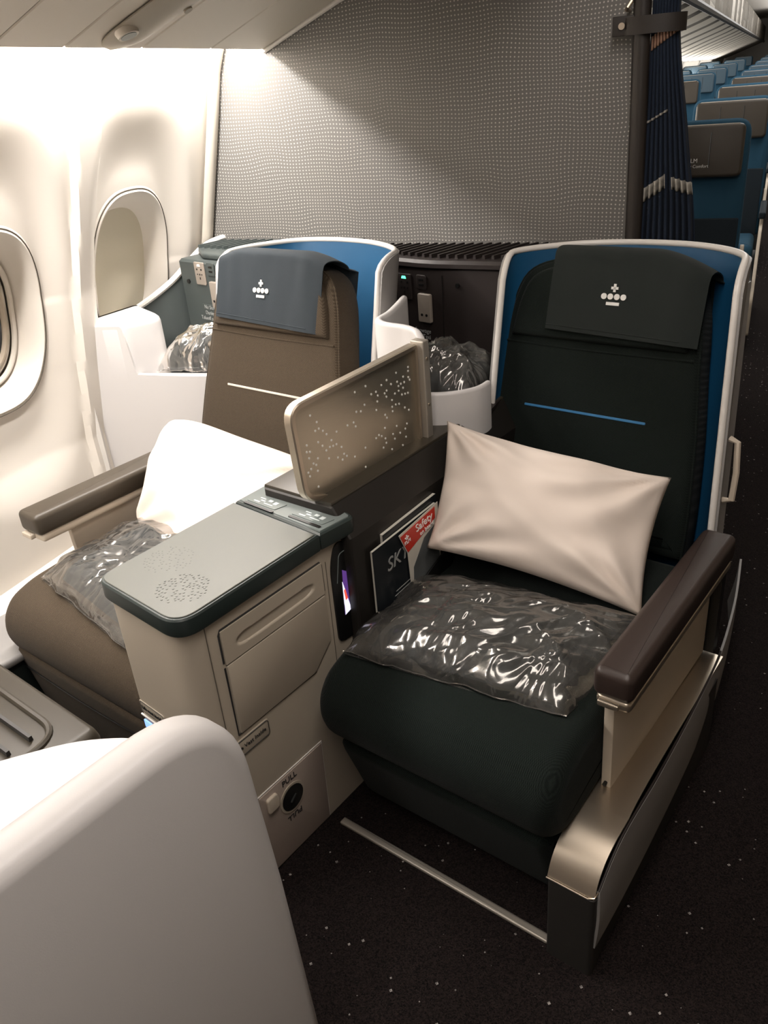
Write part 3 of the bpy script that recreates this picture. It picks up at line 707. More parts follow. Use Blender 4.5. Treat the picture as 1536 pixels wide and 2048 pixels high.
# aisle side skirt with brushed top and dark leg
sk = thing('aisle_skirt', 'brushed metal capped side skirt standing by the aisle', 'side skirt', (-.43, 1.4, 0))
topprof = [(1.80, .262), (1.50, .283), (1.25, .298), (1.14, .302), (1.08, .300), (1.035, .287), (1.005, .262), (.988, .228)]
def sksheet(u, v):
    a = spl([(y, z, 0) for y, z in topprof[3:]], v); return (-.486 + .098 * u, a.x, a.y)
g = sheet(sksheet, 6, 24, .004); part('front_cap', g, 'metal', sk, ang=60)
def sk2(u, v):
    a = spl([(y, z, 0) for y, z in topprof[:4]], v); w = .098 - .03 * (1 - v); return (-.486 + .012 * (1 - v) + w * u, a.x, a.y - .0015)
part('top_rail', sheet(sk2, 4, 16, .004), 'metal', sk, ang=60)
part('cap_seam', tube([(-.487, .9855, .227), (-.40, .9855, .227), (-.388, .99, .231), (-.385, 1.0, .24)], .0016), 'metal', sk)
part('leg_cover', slab(rpoly([(-.484, .984), (-.384, .984), (-.390, 1.06), (-.40, 1.75), (-.484, 1.75)], [.008, .012, 0, 0, 0]), [(0, 0), (.226, 0)], (0, 0, 0), (1, 0, 0), (0, 1, 0), (0, 0, 1)), 'legdark', sk)
tp = [(-.388, 1.000, .240), (-.387, 1.10, .293), (-.388, 1.30, .292), (-.400, 1.55, .276), (-.418, 1.80, .262), (-.455, 2.05, .27), (-.50, 2.25, .29)]
bt = [(-.388, .992, .085), (-.388, 1.12, .085), (-.392, 1.32, .09), (-.402, 1.58, .10), (-.425, 1.85, .10), (-.475, 2.12, .10), (-.53, 2.3, .10)]
part('side_face', sheet(lambda u, v: spl(bt, u).lerp(spl(tp, u), v) + Vector((.004 * math.sin(math.pi * v), 0, 0)), 40, 8, .006), 'greyside', sk, ang=60)
part('edge_line', tube([spl(tp, i / 40) + Vector((.003, 0, .003)) for i in range(28)], .0025), 'plum', sk)
# carpet rail on the floor
fr = solo('floor_rail', rbox(-1.06, -.488, .998, 1.018, .0, .010, .004), 'metaldull', 'thin metal rail on the carpet in front of the green seat', 'floor rail', (-.77, 1.008, 0))

# ================================================================== CONSOLE
co = thing('centre_console', 'beige console with grey-green lid between the two seats', 'console', (-1.23, .95, 0))
bodyp = rpoly([(-1.362, .728), (-1.100, .708), (-1.100, 1.19), (-1.362, 1.19)], [.018, .075, 0, 0], 10)
part('console_body', slab(bodyp, [(0, .0), (.745, 0)], (0, 0, 0), (1, 0, 0), (0, 1, 0), (0, 0, 1)), 'beige', co, ang=30)
lidp = rpoly([(-1.376, .715), (-1.088, .692), (-1.088, 1.085), (-1.376, 1.105)], [.04, .06, 0, 0], 10)
part('lid_rim', slab(lidp, [(0, .002), (.004, 0), (.036, 0), (.040, .003)], (0, 0, .742), (1, 0, 0), (0, 1, 0), (0, 0, 1)), 'lidrim', co, ang=30)
lid = part('lid_top', slab(inset(lidp, .007), [(0, 0), (.0035, 0), (.0045, .001)], (0, 0, .780), (1, 0, 0), (0, 1, 0), (0, 0, 1)), 'lidtop', co, ang=30)
rnd = random.Random(5); gd = G(); gd2 = G(); pts = []
while len(pts) < 95:
    a = rnd.random() * 2 * math.pi; r = .055 * math.sqrt(rnd.random()); x, y = -1.18 + r * math.cos(a), .785 + r * .95 * math.sin(a)
    if all((x - p[0]) ** 2 + (y - p[1]) ** 2 > .0065 ** 2 for p in pts): pts.append((x, y))
for i, (x, y) in enumerate(pts): cyl((x, y, .7835), (x, y, .7852), .0023, gd, 8)
part('raised_dots', gd, 'lidtop', lid)
for i, (x, y) in enumerate(pts[:80]): cyl((x - .115, y + .06, .7835), (x - .115, y + .06, .7848), .0018, gd2, 8)
part('raised_dots', gd2, 'lidtop', lid)
# second lid segment with seat controls
l2 = rpoly([(-1.376, 1.110), (-1.088, 1.088), (-1.075, 1.19), (-1.20, 1.235), (-1.376, 1.255)], [0, 0, .015, .02, .02])
ctl = part('control_ledge', slab(l2, [(0, .002), (.004, 0), (.036, 0), (.040, .004)], (0, 0, .742), (1, 0, 0), (0, 1, 0), (0, 0, 1)), 'lidrim', co, ang=30)
part('ledge_face', slab(inset(l2, .008), [(0, 0), (.003, .001)], (0, 0, .781), (1, 0, 0), (0, 1, 0), (0, 0, 1)), 'greyglass', ctl)
for xc in (-1.30, -1.155):
    part('slot', slab(rpoly([(-.05, -.004), (.05, -.004), (.05, .004), (-.05, .004)], .003), [(0, 0), (.002, 0)], (xc, 1.112, .784), (1, -.06, 0), (.06, 1, 0), (0, 0, 1)), 'black', ctl)
    part('seat_control_pad', slab(rpoly([(-.052, .010), (.045, .010), (.052, .044), (-.045, .044)], .003), [(0, 0), (.0015, 0)], (xc, 1.112, .784), (1, -.06, 0), (.06, 1, 0), (0, 0, 1)), 'greyglass', ctl)
    gi = G()
    for k, (a, b, c, d) in enumerate(((-.035, -.015, .016, .020), (-.02, -.005, .025, .029), (-.002, .028, .018, .021), (.02, .032, .026, .038), (-.03, -.012, .034, .037), (.0, .012, .031, .039))):
        slab([(a, b), (c, b), (c, d), (a, d)] if False else [(a, c), (b, c), (b, d), (a, d)], [(0, 0), (.0022, 0)], (xc, 1.112, .784), (1, -.06, 0), (.06, 1, 0), (0, 0, 1), gi)
    part('seat_position_icon', gi, 'icon', ctl)
# right face details; face at X=-1.100
def face(poly, t, r, x=-1.100): return slab(poly, [(0, 0), (t - r, 0), (t - r * .3, r * .3), (t, r)], (x, 0, 0), (0, 1, 0), (0, 0, 1), (1, 0, 0))
def drawer(u, v):
    y = .788 + .300 * u; z = .627 + .080 * v
    gy = (abs((y - .940) / .115)) ** 6 + (abs((z - .662) / .014)) ** 3
    return (-1.0955 - .014 * (1 - sstep(.35, 1.15, gy)), y, z)
gdw = grid(drawer, 80, 34); box(-1.112, -1.0956, .788, 1.088, .627, .707, gdw)
gdw = G(); grid(drawer, 80, 34, gdw)
for a, b in (((.788, .627), (1.088, .627)), ((1.088, .627), (1.088, .707)), ((1.088, .707), (.788, .707)), ((.788, .707), (.788, .627))):
    gdw.add([(-1.0955, *a), (-1.0955, *b), (-1.10, *b), (-1.10, *a)], [(0, 1, 2, 3)])
part('gap_line', tube([(-1.0995, .785, .632), (-1.0995, .785, .70), (-1.0995, .79, .709), (-1.0995, 1.085, .709), (-1.0995, 1.0905, .70), (-1.0995, 1.0905, .632)], .0022, n=6), 'printdark', co)
part('drawer_flap', gdw, 'beige', co, ang=70)
part('cabinet_door', face(rpoly([(.789, .446), (1.025, .446), (1.088, .50), (1.088, .623), (.789, .623)], .004), .0045, .001), 'beige', co)
part('gap_line', tube([(-1.0995, .785, .62), (-1.0995, .785, .444), (-1.0995, 1.03, .444)], .0022, n=6), 'printdark', co)
part('gap_line', tube([(-1.0995, .789, .625), (-1.0995, 1.088, .625)], .0018, n=6), 'printdark', co)
part('gap_line', tube([(-1.0998, .757, .74), (-1.0998, .757, .01)], .0010, n=6), 'gap', co)
part('gap_line', tube([(-1.0998, 1.105, .70), (-1.0998, 1.10, .30)], .0010, n=6), 'gap', co)
pc = part('placard', face(rpoly([(.760, .385), (.868, .385), (.868, .43), (.760, .43)], .01), .002, .001), 'beige', co)
part('placard_border', tube([(-1.0975, y, z) for y, z in rpoly([(.763, .388), (.865, .388), (.865, .427), (.763, .427)], .008)], .0009, closed=True, n=6), 'printdark', pc)
text(pc, 'placard_text', 'Life Vest Inside', .0145, (-1.0975, .812, .4075), (0, 1, 0), (0, 0, 1), 'printdark')
ap = part('access_panel', face(rpoly([(.80, .006), (1.003, .004), (1.010, .243), (.80, .243)], .003), .004, .001), 'beige_rose', co)
part('gap_line', tube([(-1.0995, .79, .246), (-1.0995, 1.012, .246), (-1.0995, 1.005, .003)], .0018, n=6), 'rimwhite', co)
kn = part('pull_knob', cyl((-1.097, .893, .170), (-1.0935, .893, .170), .040), 'beige', ap)
part('knob_recess', cyl((-1.094, .893, .170), (-1.0925, .893, .170), .034), 'black', ap)
part('knob_grip', slab(rpoly([(-.012, -.004), (.012, -.004), (.012, .004), (-.012, .004)], .003), rl(.005, .002), (-1.093, .893, .168), (0, .8, .6), (0, -.6, .8), (1, 0, 0)), 'darkbase', ap)
text(ap, 'pull_text', 'PULL', .022, (-1.0955, .893, .226), (0, 1, 0), (0, 0, 1), 'printdark')
text(ap, 'pull_text', 'PULL', .022, (-1.0955, .893, .114), (0, -1, 0), (0, 0, -1), 'printdark')
part('latch', slab(rpoly([(-.02, -.022), (.012, -.022), (.018, .0), (.012, .022), (-.02, .022)], .008), rl(.01, .004), (-1.098, .835, .205), (0, 1, 0), (0, 0, 1), (1, 0, 0)), 'cream', ap)
# front face placard and blue light
ufx = Vector((1, -.075, 0)).normalized(); unf = Vector((-.075, -1, 0)).normalized()
def onF(x, z, d=0): return Vector((x, .728 - (x + 1.362) * .075, z)) + unf * d
pf = part('placard', slab(rpoly([(-.048, -.017), (.048, -.017), (.048, .017), (-.048, .017)], .008), rl(.002, .001), onF(-1.305, .452), ufx, uz, unf), 'beige', co)
part('placard_border', tube([onF(-1.305, .452, .002) + ufx * x + uz * z for x, z in rpoly([(-.045, -.014), (.045, -.014), (.045, .014), (-.045, .014)], .007)], .0008, closed=True, n=6), 'printdark', pf)
text(pf, 'placard_text', 'Life vest inside', .0135, onF(-1.305, .452, .0028), ufx, uz, 'printdark')
part('flap_edge', slab(rpoly([(-.052, -.002), (.052, -.002), (.052, .002), (-.052, .002)], .001), rl(.004, .001), onF(-1.305, .425), ufx, uz, unf), 'rimwhite', co)
part('aisle_lamp', slab(rpoly([(-.028, -.012), (.028, -.012), (.028, .012), (-.028, .012)], .004), rl(.003, .001), onF(-1.325, .40), ufx, uz, unf), 'blue_led', co, label='small blue lamp')
# remote recess with lit screen
ovp = rpoly([(1.116, .47), (1.196, .46), (1.196, .62), (1.186, .715), (1.140, .735), (1.116, .68)], [.02, .03, .03, .04, .03, .03])
rc = part('remote_control', face(ovp, .004, .002), 'black', co)
part('screen', face([(1.145, .535), (1.182, .545), (1.178, .635), (1.152, .655)], .0048, .0002), 'scr_purple', rc, label='lit screen')
part('screen_picture', face([(1.146, .535), (1.168, .540), (1.148, .625)], .0052, .0002), 'scr_white', rc)
part('screen_picture', face([(1.152, .572), (1.160, .575), (1.154, .603), (1.149, .601)], .0055, .0002), 'scr_red', rc)
part('bezel_line', tube([(-1.0955, y, z) for y, z in rpoly([(1.131, .63), (1.146, .70), (1.168, .70)], [0, .02, 0])], .0012, n=6), 'greyglass', rc)

# dark rear console box
db = thing('rear_console_box', 'dark brown console box below the metal divider', 'console', (-1.2, 1.5, 0))
dbp = [(-1.335, 0), (-1.095, 0), (-1.070, .40), (-1.070, .735), (-1.118, .805), (-1.335, .805)]
part('box_body', slab([(x, z) for x, z in dbp], rl(.80, .01, 3), (0, 1.165, 0), (1, 0, 0), (0, 0, 1), (0, 1, 0)), 'consoledark', db, ang=20)
part('box_top', slab([(-1.333, 0), (-1.122, 0), (-1.122, .78), (-1.333, .78)], rl(.012, .004, 2), (0, 1.170, .800), (1, 0, 0), (0, 1, 0), (0, 0, 1)), 'taupe', db)
pk = part('magazine_pocket', slab([(1.225, .34), (1.505, .36), (1.505, .565), (1.225, .475)], rl(.006, .002, 2), (-1.040, 0, 0), (0, 1, 0), (0, 0, 1), (1, 0, 0)), 'black', db)
box(-1.072, -1.036, 1.219, 1.225, .34, .475); part('pocket_side', box(-1.07, -1.036, 1.218, 1.225, .34, .47), 'black', db, smooth=False)
crown(pk, .040, (-1.032, 1.345, .475), (0, 1, .15), (0, -.15, 1), 'printdim')

# magazines in the pocket
def leafset(name, label, x, y0, y1, z0, z1, t, m, lean=0.0, grp=None, cat='magazine'):
    th = thing(name, label, cat, (x, (y0 + y1) / 2, z0), group=grp)
    part('pages', slab([(y0, z0), (y1, z0 + lean), (y1, z1 + lean), (y0, z1)], [(0, 0), (t, 0)], (x, 0, 0), (0, 1, 0), (0, 0, 1), (1, 0, 0)), 'paper', th, smooth=False)
    part('cover', slab([(y0 - .001, z0), (y1, z0 + lean), (y1, z1 + lean), (y0 - .001, z1)], [(0, 0), (.0012, 0)], (x + t, 0, 0), (0, 1, 0), (0, 0, 1), (1, 0, 0)), m, th, smooth=False)
    return th
mg = leafset('magazine', 'thick magazine at the back of the pocket', -1.069, 1.265, 1.485, .42, .700, .008, 'magdark', .012)
mg = leafset('magazine', 'dark magazine lettered SKY in the console pocket', -1.058, 1.212, 1.470, .41, .683, .006, 'magdark', .012)
text(mg, 'title', 'SKY', .050, (-1.0498, 1.300, .622), (0, 1, .05), (0, -.05, 1), 'printdim', shear=.25)
gc = G()
for k in range(7): tube([(-1.0502, 1.25 + .006 * k, .47 + .011 * k), (-1.0502, 1.285 + .012 * k, .475 + .011 * k)], .0008, gc, 5)
part('cover_lines', gc, 'printdim', mg)
sc_ = thing('safety_card', 'red and white safety card in front of the magazine', 'safety card', (-1.046, 1.40, .46))
part('card', slab([(1.345, .46), (1.475, .47), (1.470, .70), (1.305, .682), (1.335, .62)], [(0, 0), (.0015, 0)], (-1.0465, 0, 0), (0, 1, 0), (0, 0, 1), (1, 0, 0)), 'paper', sc_, smooth=False)
part('red_banner', slab([(1.310, .676), (1.455, .693), (1.455, .662), (1.410, .645), (1.336, .622)], [(0, 0), (.0008, 0)], (-1.045, 0, 0), (0, 1, 0), (0, 0, 1), (1, 0, 0)), 'red', sc_, smooth=False)
part('grey_photo', slab([(1.348, .47), (1.470, .49), (1.460, .648), (1.405, .63), (1.355, .57)], [(0, 0), (.0008, 0)], (-1.045, 0, 0), (0, 1, 0), (0, 0, 1), (1, 0, 0)), 'maggrey', sc_, smooth=False)
text(sc_, 'card_title', 'Safety', .030, (-1.0435, 1.407, .672), (0, 1, .11), (0, -.11, 1), 'print')
text(sc_, 'card_subtitle', 'on board', .016, (-1.0435, 1.417, .651), (0, 1, .11), (0, -.11, 1), 'print')
text(sc_, 'airline_name', 'KLM', .013, (-1.0435, 1.336, .652), (0, 1, .11), (0, -.11, 1), 'print')
crown(sc_, .016, (-1.0435, 1.334, .665), (0, 1, .11), (0, -.11, 1), 'print')

# ------------------------------------------------------------------ metal divider
dv = thing('privacy_divider', 'brushed metal divider screen pierced with small dots between the seats', 'divider', (-1.165, 1.35, .76))
XD = -1.168
dpoly = [(1.118, .838), (1.118, 1.052), (1.615, 1.060), (1.615, .762), (1.555, .748), (1.325, .750), (1.29, .762)]
dp = [(1.128, .822), (1.112, 1.050), (1.578, 1.062), (1.578, .778), (1.535, .757), (1.345, .752)]
dp = rpoly(dp, [.04, .045, .012, .02, .03, .02], 8)
def ring(poly, w, t, x):
    g = G(); L = len(poly); a = inset(poly, 0); b = inset(poly, w); o = []
    seq = [(0, .003, a), (0.003, 0, a), (t - .003, 0, a), (t, .003, a), (t, 0, b), (0, 0, b)]
    v = []
    for h, d, P in seq: v += [(x + h, y, z) for y, z in inset(P, d)]
    f = [(k * L + i, k * L + (i + 1) % L, ((k + 1) % 6) * L + (i + 1) % L, ((k + 1) % 6) * L + i) for k in range(6) for i in range(L)]
    return g.add(v, f)
part('frame', ring(dp, .0125, .024, XD - .012), 'metal', dv, ang=40)
scn = part('screen_panel', slab(inset(dp, .008), [(0, 0), (.006, 0)], (XD - .004, 0, 0), (0, 1, 0), (0, 0, 1), (1, 0, 0)), 'alu', dv, ang=40)
rnd = random.Random(21); gl = G(); gb = G(); cl = [(1.50, .965, .03), (1.495, .945, .03), (1.48, .84, .05), (1.19, .93, .04), (1.19, .88, .05), (1.52, .90, .11), (1.3, .92, .14), (1.42, .86, .12), (1.5, 1.0, .05)]
cnt = 0; used = []
while cnt < 98:
    c = rnd.choice(cl); y = rnd.gauss(c[0], c[2]); z = rnd.gauss(c[1], c[2] * .8)
    if not (1.15 < y < 1.55) or z > 1.020 or z < .79 + max(0, 1.34 - y) * .30: continue
    if any((y - a) ** 2 + (z - b) ** 2 < .009 ** 2 for a, b in used): continue
    used.append((y, z)); cyl((XD + .0018, y, z), (XD + .0030, y, z), .0027, gl, 10); cnt += 1
pm = bpy.data.meshes.new('dots'); pm.from_pydata([Vector(p) - ORG['privacy_divider'][0] for p in gl.v], [], gl.f)
pb = bmesh.new(); pb.from_mesh(scn.data); nf = len(pb.faces); pb.from_mesh(pm); pb.faces.ensure_lookup_table()
for k in range(nf, len(pb.faces)): pb.faces[k].material_index = 1
pb.to_mesh(scn.data); pb.free(); scn.data.materials.append(M['print'])
hp = part('hinge_post', rbox(XD - .014, XD + .026, 1.580, 1.606, .745, 1.066, .004), 'metaldull', dv, ang=60)
g = G()
for z in (.80, .90, 1.02): cyl((XD + .026, 1.593, z), (XD + .028, 1.593, z), .004, g, 10)
part('rivet', g, 'metal', hp)

# ================================================================== PILLOWS
def pillow(name, label, C, t, seed, origin, m='pillow', pin=1.0, rc=0.0):
    """C: TL, TR, BR, BL corners"""
    C = [Vector(c) for c in C]; rn = Vector((seed, 3.1, 7.7))
    nrm = ((C[1] - C[0]).cross(C[3] - C[0])).normalized()
    def side(sg):
        def fn(u, v):
            a = 2 * u - 1; b = 2 * v - 1
            e = (1 - abs(a) ** 3.2) * (1 - abs(b) ** 3.2); e = max(0, e)
            # edges bow inwards between the pointed corners
            bu = .055 * (1 - b * b) * 0 ; 
            uu = .5 + (u - .5) * (1 - pin * .06 * (1 - b * b) - rc * abs(b) ** 5); vv = .5 + (v - .5) * (1 - pin * .10 * (1 - a * a) - rc * abs(a) ** 5)
            p = C[0].lerp(C[1], uu).lerp(C[3].lerp(C[2], uu), vv)
            h = t * e ** .5
            q = Vector((u * 2.2, v * 2.2, 0)) + rn
            w = noise.noise(q * 1.2) * .22 + noise.noise(q * 2.9) * .13
            # folds running in from the corners and short sides
            fold = 0
            for (cu, cv) in ((0, 0), (1, 0), (1, 1), (0, 1)):
                du, dv_ = u - cu, v - cv; rr = math.hypot(du, dv_); an = math.atan2(dv_, du)
                fold += math.sin(an * 11 + seed + cu * 2) * math.exp(-rr * 3.6) * .34 * min(1, rr * 6)
            ef = math.exp(-(1 - abs(a)) * 5) * math.sin(v * 17 + seed + 2 * noise.noise(q * 2)) * .10 * e ** .3
            h *= (1 + w + fold + ef)
            return p + nrm * (sg * h) + nrm * (.012 * noise.noise(q * 1.7) * (1 if True else 0))
        return fn
    g = grid(side(1), 70, 50); grid(side(-1), 70, 50, g)
    o = solo(name, g, m, label, 'pillow', origin, ang=120)
    me = o.data; bm = bmesh.new(); bm.from_mesh(me); bmesh.ops.remove_doubles(bm, verts=bm.verts, dist=.0004)
    bmesh.ops.recalc_face_normals(bm, faces=bm.faces); bm.to_mesh(me); bm.free()
    for p in me.polygons: p.use_smooth = True
    return o
pillow('pillow', 'cream pillow leaning on the dark green aisle seat', [(-1.105, 1.615, .855), (-.560, 1.735, .762), (-.527, 1.515, .512), (-1.035, 1.40, .605)], .085, 3.0, (-.8, 1.55, .52))
pillow('pillow', 'bright white pillow leaning on the taupe window seat', [(-2.03, 1.44, .795), (-1.40, 1.50, .70), (-1.40, 1.16, .50), (-2.00, 1.20, .485)], .090, 9.0, (-1.72, 1.35, .5), pin=.35, rc=.13)

# ================================================================== BLANKET BAGS
def bag(name, label, C, h, seed, origin, film_over=.03, amp=.018, grp=None, dome=.5):
    """folded blanket in a loose clear film bag; C = four base corners (ccw), h height"""
    C = [Vector(c) for c in C]; sd = Vector((seed, seed * 1.7, 3)); nrm = (C[1] - C[0]).cross(C[3] - C[0]).normalized()
    if nrm.z < 0: nrm = -nrm
    t = thing(name, label, 'blanket bag', origin, group=grp)
    mid = sum(C, Vector()) / 4
    def P(u, v): return C[0].lerp(C[1], u).lerp(C[3].lerp(C[2], u), v)
    def bl(u, v):
        a, b = 2 * u - 1, 2 * v - 1; e = max(0, (1 - abs(a) ** 6) * (1 - abs(b) ** 6)) ** .35
        p = P(.5 + (u - .5) * .84, .5 + (v - .5) * .84)
        return p + nrm * (.004 + h * .80 * e * (1 + .12 * noise.noise(Vector((u * 3, v * 3, seed)))))
    g = grid(bl, 40, 30); grid(lambda u, v: P(.5 + (u - .5) * .84, .5 + (v - .5) * .84) + nrm * .004, 8, 6, g)
    part('folded_blanket', g, 'blanket', t, ang=120)
    def rid(q): return 1 - 2 * abs(noise.noise(q))
    def film(u, v):
        a, b = 2 * u - 1, 2 * v - 1
        e = max(0, (1 - abs(a) ** 3.4) * (1 - abs(b) ** 3.4)) ** .45
        p = P(u, v) + (P(u, v) - mid) * film_over
        q = Vector((u * 3.2 + .8 * v, v * 2.2 - .5 * u, 0)) + sd
        q2 = Vector(((u + v) * 3.5, (u - v) * 9, 1)) + sd
        q3 = Vector((u * 14, v * 11, 4)) + sd
        w = amp * (rid(q * 1.0) * 1.0 + rid(q2) * .45 + rid(q3) * .06 - .25)
        ed = 1 - min(1, min(1 - abs(a), 1 - abs(b)) * 9)
        jit = Vector((noise.noise(Vector((u * 9, v * 9, seed))), noise.noise(Vector((v * 8, u * 8, seed + 9))), 0)) * .012
        return p + jit + nrm * (.003 + h * e * 1.02 + w * (e + .25 * ed) + .004 * abs(noise.noise(q3)) * ed)
    g = grid(film, 150, 120); grid(lambda u, v: P(u, v) + (P(u, v) - mid) * film_over + nrm * .001, 12, 10, g)
    part('clear_film', g, 'film', t, ang=180)
    part('sealed_edge', tube([film(i / 40, 0) + nrm * .002 for i in range(41)], .0014, n=5), 'film', t)
    return t
bag('blanket_bag', 'folded dark blanket in clear film on the green aisle seat', [(-1.035, 1.075, .492), (-.535, 1.145, .492), (-.505, 1.50, .50), (-1.05, 1.40, .50)], .068, 4.0, (-.8, 1.28, .49))
bag('blanket_bag', 'folded blanket in clear film on the taupe window seat', [(-1.97, .885, .492), (-1.385, .80, .480), (-1.36, 1.20, .497), (-1.985, 1.30, .500)], .066, 11.0, (-1.68, 1.0, .48))
bag('blanket_bag', 'crumpled clear film bag in the tray between the seats', [(-1.37, 1.71, .812), (-1.15, 1.79, .812), (-1.19, 2.06, .812), (-1.52, 2.07, .812)], .10, 17.0, (-1.28, 1.9, .81), film_over=.0, amp=.035)
bag('blanket_bag', 'dark item in clear film on the left storage shelf', [(-2.36, 1.665, .797), (-2.06, 1.795, .797), (-2.06, 1.93, .797), (-2.38, 1.95, .797)], .12, 23.0, (-2.2, 1.85, .8), film_over=.0, amp=.022)

# ================================================================== CURTAIN at the end of the partition
def curtain():
    c = thing('curtain', 'navy pleated cabin curtain tied back beside the partition', 'curtain', (-.33, 2.74, .3), FA)
    def W2(z): return spl([(.155, 0, 0), (.200, 0, 0), (.185, 0, 0), (.165, 0, 0), (.120, 0, 0), (.075, 0, 0), (.085, 0, 0), (.11, 0, 0)], max(0, min(1, (z - .3) / 2.0))).x
    def fn(u, v):
        z = .3 + 2.1 * v; w = W2(z); x = -.392 + .035 + w * 1.02 * u * (1 + .0 * v)
        return (x, 2.765 + .020 * math.sin(u * 60 + .8 * math.sin(z * 3)) * (w / .2) - .02 * math.sin(u * 3), z)
    part('pleated_cloth', sheet(fn, 160, 60, .003), 'navy', c, ang=120)
    part('leading_edge', sheet(lambda u, v: (-.400 + .045 * u + .010 * math.sin(v * 5), 2.74 - .012 * math.sin(u * 3), .3 + 2.1 * v), 6, 40, .004), 'brownstrap', c, ang=120)
    for (z0, z1, m, u0, u1, sl) in ((1.655, 1.69, 'copper', .04, .95, .045), (1.245, 1.285, 'silverstripe', .02, .50, .045), (1.285, 1.32, 'silverstripe', .62, 1.0, -.02), (1.468, 1.474, 'silverstripe', .05, .55, .03)):
        def st(u, v, z0=z0, z1=z1, u0=u0, u1=u1, sl=sl):
            uu = u0 + (u1 - u0) * u; z = z0 + (z1 - z0) * v + sl * u; p = Vector(fn(uu, (z - .3) / 2.1)); p.y -= .0065; return p
        part('woven_stripe', sheet(st, 120, 3, .002), m, c, ang=120)
    # tie-back strap round the curtain
    loop = []
    n = 40
    for k in range(n):
        a = 2 * math.pi * k / n; loop.append((-.345 + .085 * math.cos(a), 2.745 + .035 * math.sin(a)))
    g = G(); v = []
    for z in (1.700, 1.745):
        v += [(x, y, z + .1 * (x + .345) * 0) for x, y in loop] + [(-.345 + (x + .345) * .95, 2.745 + (y - 2.745) * .9, z) for x, y in loop]
    f = []
    for k in range(n):
        j = (k + 1) % n; f += [(k, j, 2 * n + j, 2 * n + k), (n + k, 3 * n + k, 3 * n + j, n + j), (k, n + k, n + j, j), (2 * n + k, 2 * n + j, 3 * n + j, 3 * n + k)]
    g.add(v, f); s = part('tie_strap', g, 'brownstrap', c, ang=60)
    part('strap_tab', rbox(-.462, -.40, 2.735, 2.742, 1.700, 1.750, .002, .004), 'brownstrap', c)
    part('snap_button', cyl((-.435, 2.736, 1.725), (-.435, 2.728, 1.725), .009), 'metal', c)
    part('wall_hook', tube([(-.425, 2.795, 1.765), (-.425, 2.74, 1.765), (-.42, 2.73, 1.77), (-.41, 2.735, 1.785)], .006), 'metal', c)
curtain()

# ================================================================== ECONOMY CABIN
def eco_seat(first=False):
    H_ = 1.385
    t = thing('economy_chair', 'x', 'airline seat', (0, 0, 0), FA)
    tl = Vector((0, .12, 1)).normalized(); nr = Vector((0, -1, .12)).normalized()
    ol = rpoly([(-.25, 0), (.25, 0), (.245, .86), (-.245, .86)], [.02, .02, .07, .07])
    b = part('backrest', slab(ol, [(-.09, .01), (-.08, 0), (-.015, 0), (0, .015)], (0, .0, .52), (1, 0, 0), tl, nr), 'ecoblue', t, ang=60)
    part('lower_panel', slab(rpoly([(-.235, 0), (.235, 0), (.235, .42), (-.235, .42)], .01), rl(.02, .008), (0, .0, .52), (1, 0, 0), tl, nr), 'econavy', t)
    hd = rpoly([(-.222, .605), (.222, .605), (.222, .835), (-.222, .835)], .03)
    h = part('headrest', slab(hd, rl(.055, .015), (0, 0, .52), (1, 0, 0), tl, nr), 'ecobrown', t, ang=60)
    for s in (-.07, .075): part('seam', tube([Vector((s, 0, .52)) + tl * y + nr * .0555 for y in (.65, .80)], .0022, n=5), 'black', h)
    part('piping', tube([Vector((x, 0, .52)) + tl * y + nr * .045 for x, y in [(-.221, .66), (-.219, .81), (-.195, .834), (.195, .834)]], .0028, n=5), 'creamstrip', h)
    part('seat_cushion', rbox(-.235, .235, -.50, -.02, .40, .54, .04), 'ecoblue', t, ang=60)
    part('seat_base', box(-.22, .25, -.90, .10, 0.0, .40), 'darkbase', t, smooth=False)
    part('armrest', rbox(.245, .285, -.52, .02, .70, .74, .012), 'econavy', t, ang=60)
    part('side_panel', slab(rpoly([(-.95, .08), (.16, .08), (.12, .78), (.05, .82), (-.02, .70), (-.60, .66), (-.95, .30)], .03), rl(.02, .005), (.255, 0, 0), (0, 1, 0), (0, 0, 1), (1, 0, 0)), 'cream', t, ang=60)
    return t
def copy_thing(o):
    c = o.copy(); COL.objects.link(c)
    for ch in [k for k in bpy.data.objects if k.parent == o]:
        d = ch.copy(); COL.objects.link(d); d.parent = c
        for gch in [k for k in bpy.data.objects if k.parent == ch]:
            e = gch.copy(); COL.objects.link(e); e.parent = d
    return c
proto = eco_seat()
ORD = ['nearest', 'second', 'third', 'fourth', 'fifth', 'sixth', 'seventh', 'eighth', 'ninth']
ROWS = [4.4, 6.3, 8.5, 10.7, 13.2, 16.0, 19.5, 23.5, 28.5]
place = []
for i, y in enumerate(ROWS): place.append((-.345 if i == 0 else -.275, y, i, 'aisle column'))
for i, y in enumerate(ROWS):
    if i >= 3: place.append((-1.08, y + .2, i, 'middle column'))
for i, y in enumerate(ROWS):
    if 4 <= i <= 7: place.append((-1.66, y + .4, i, 'window column'))
prev = None
import itertools
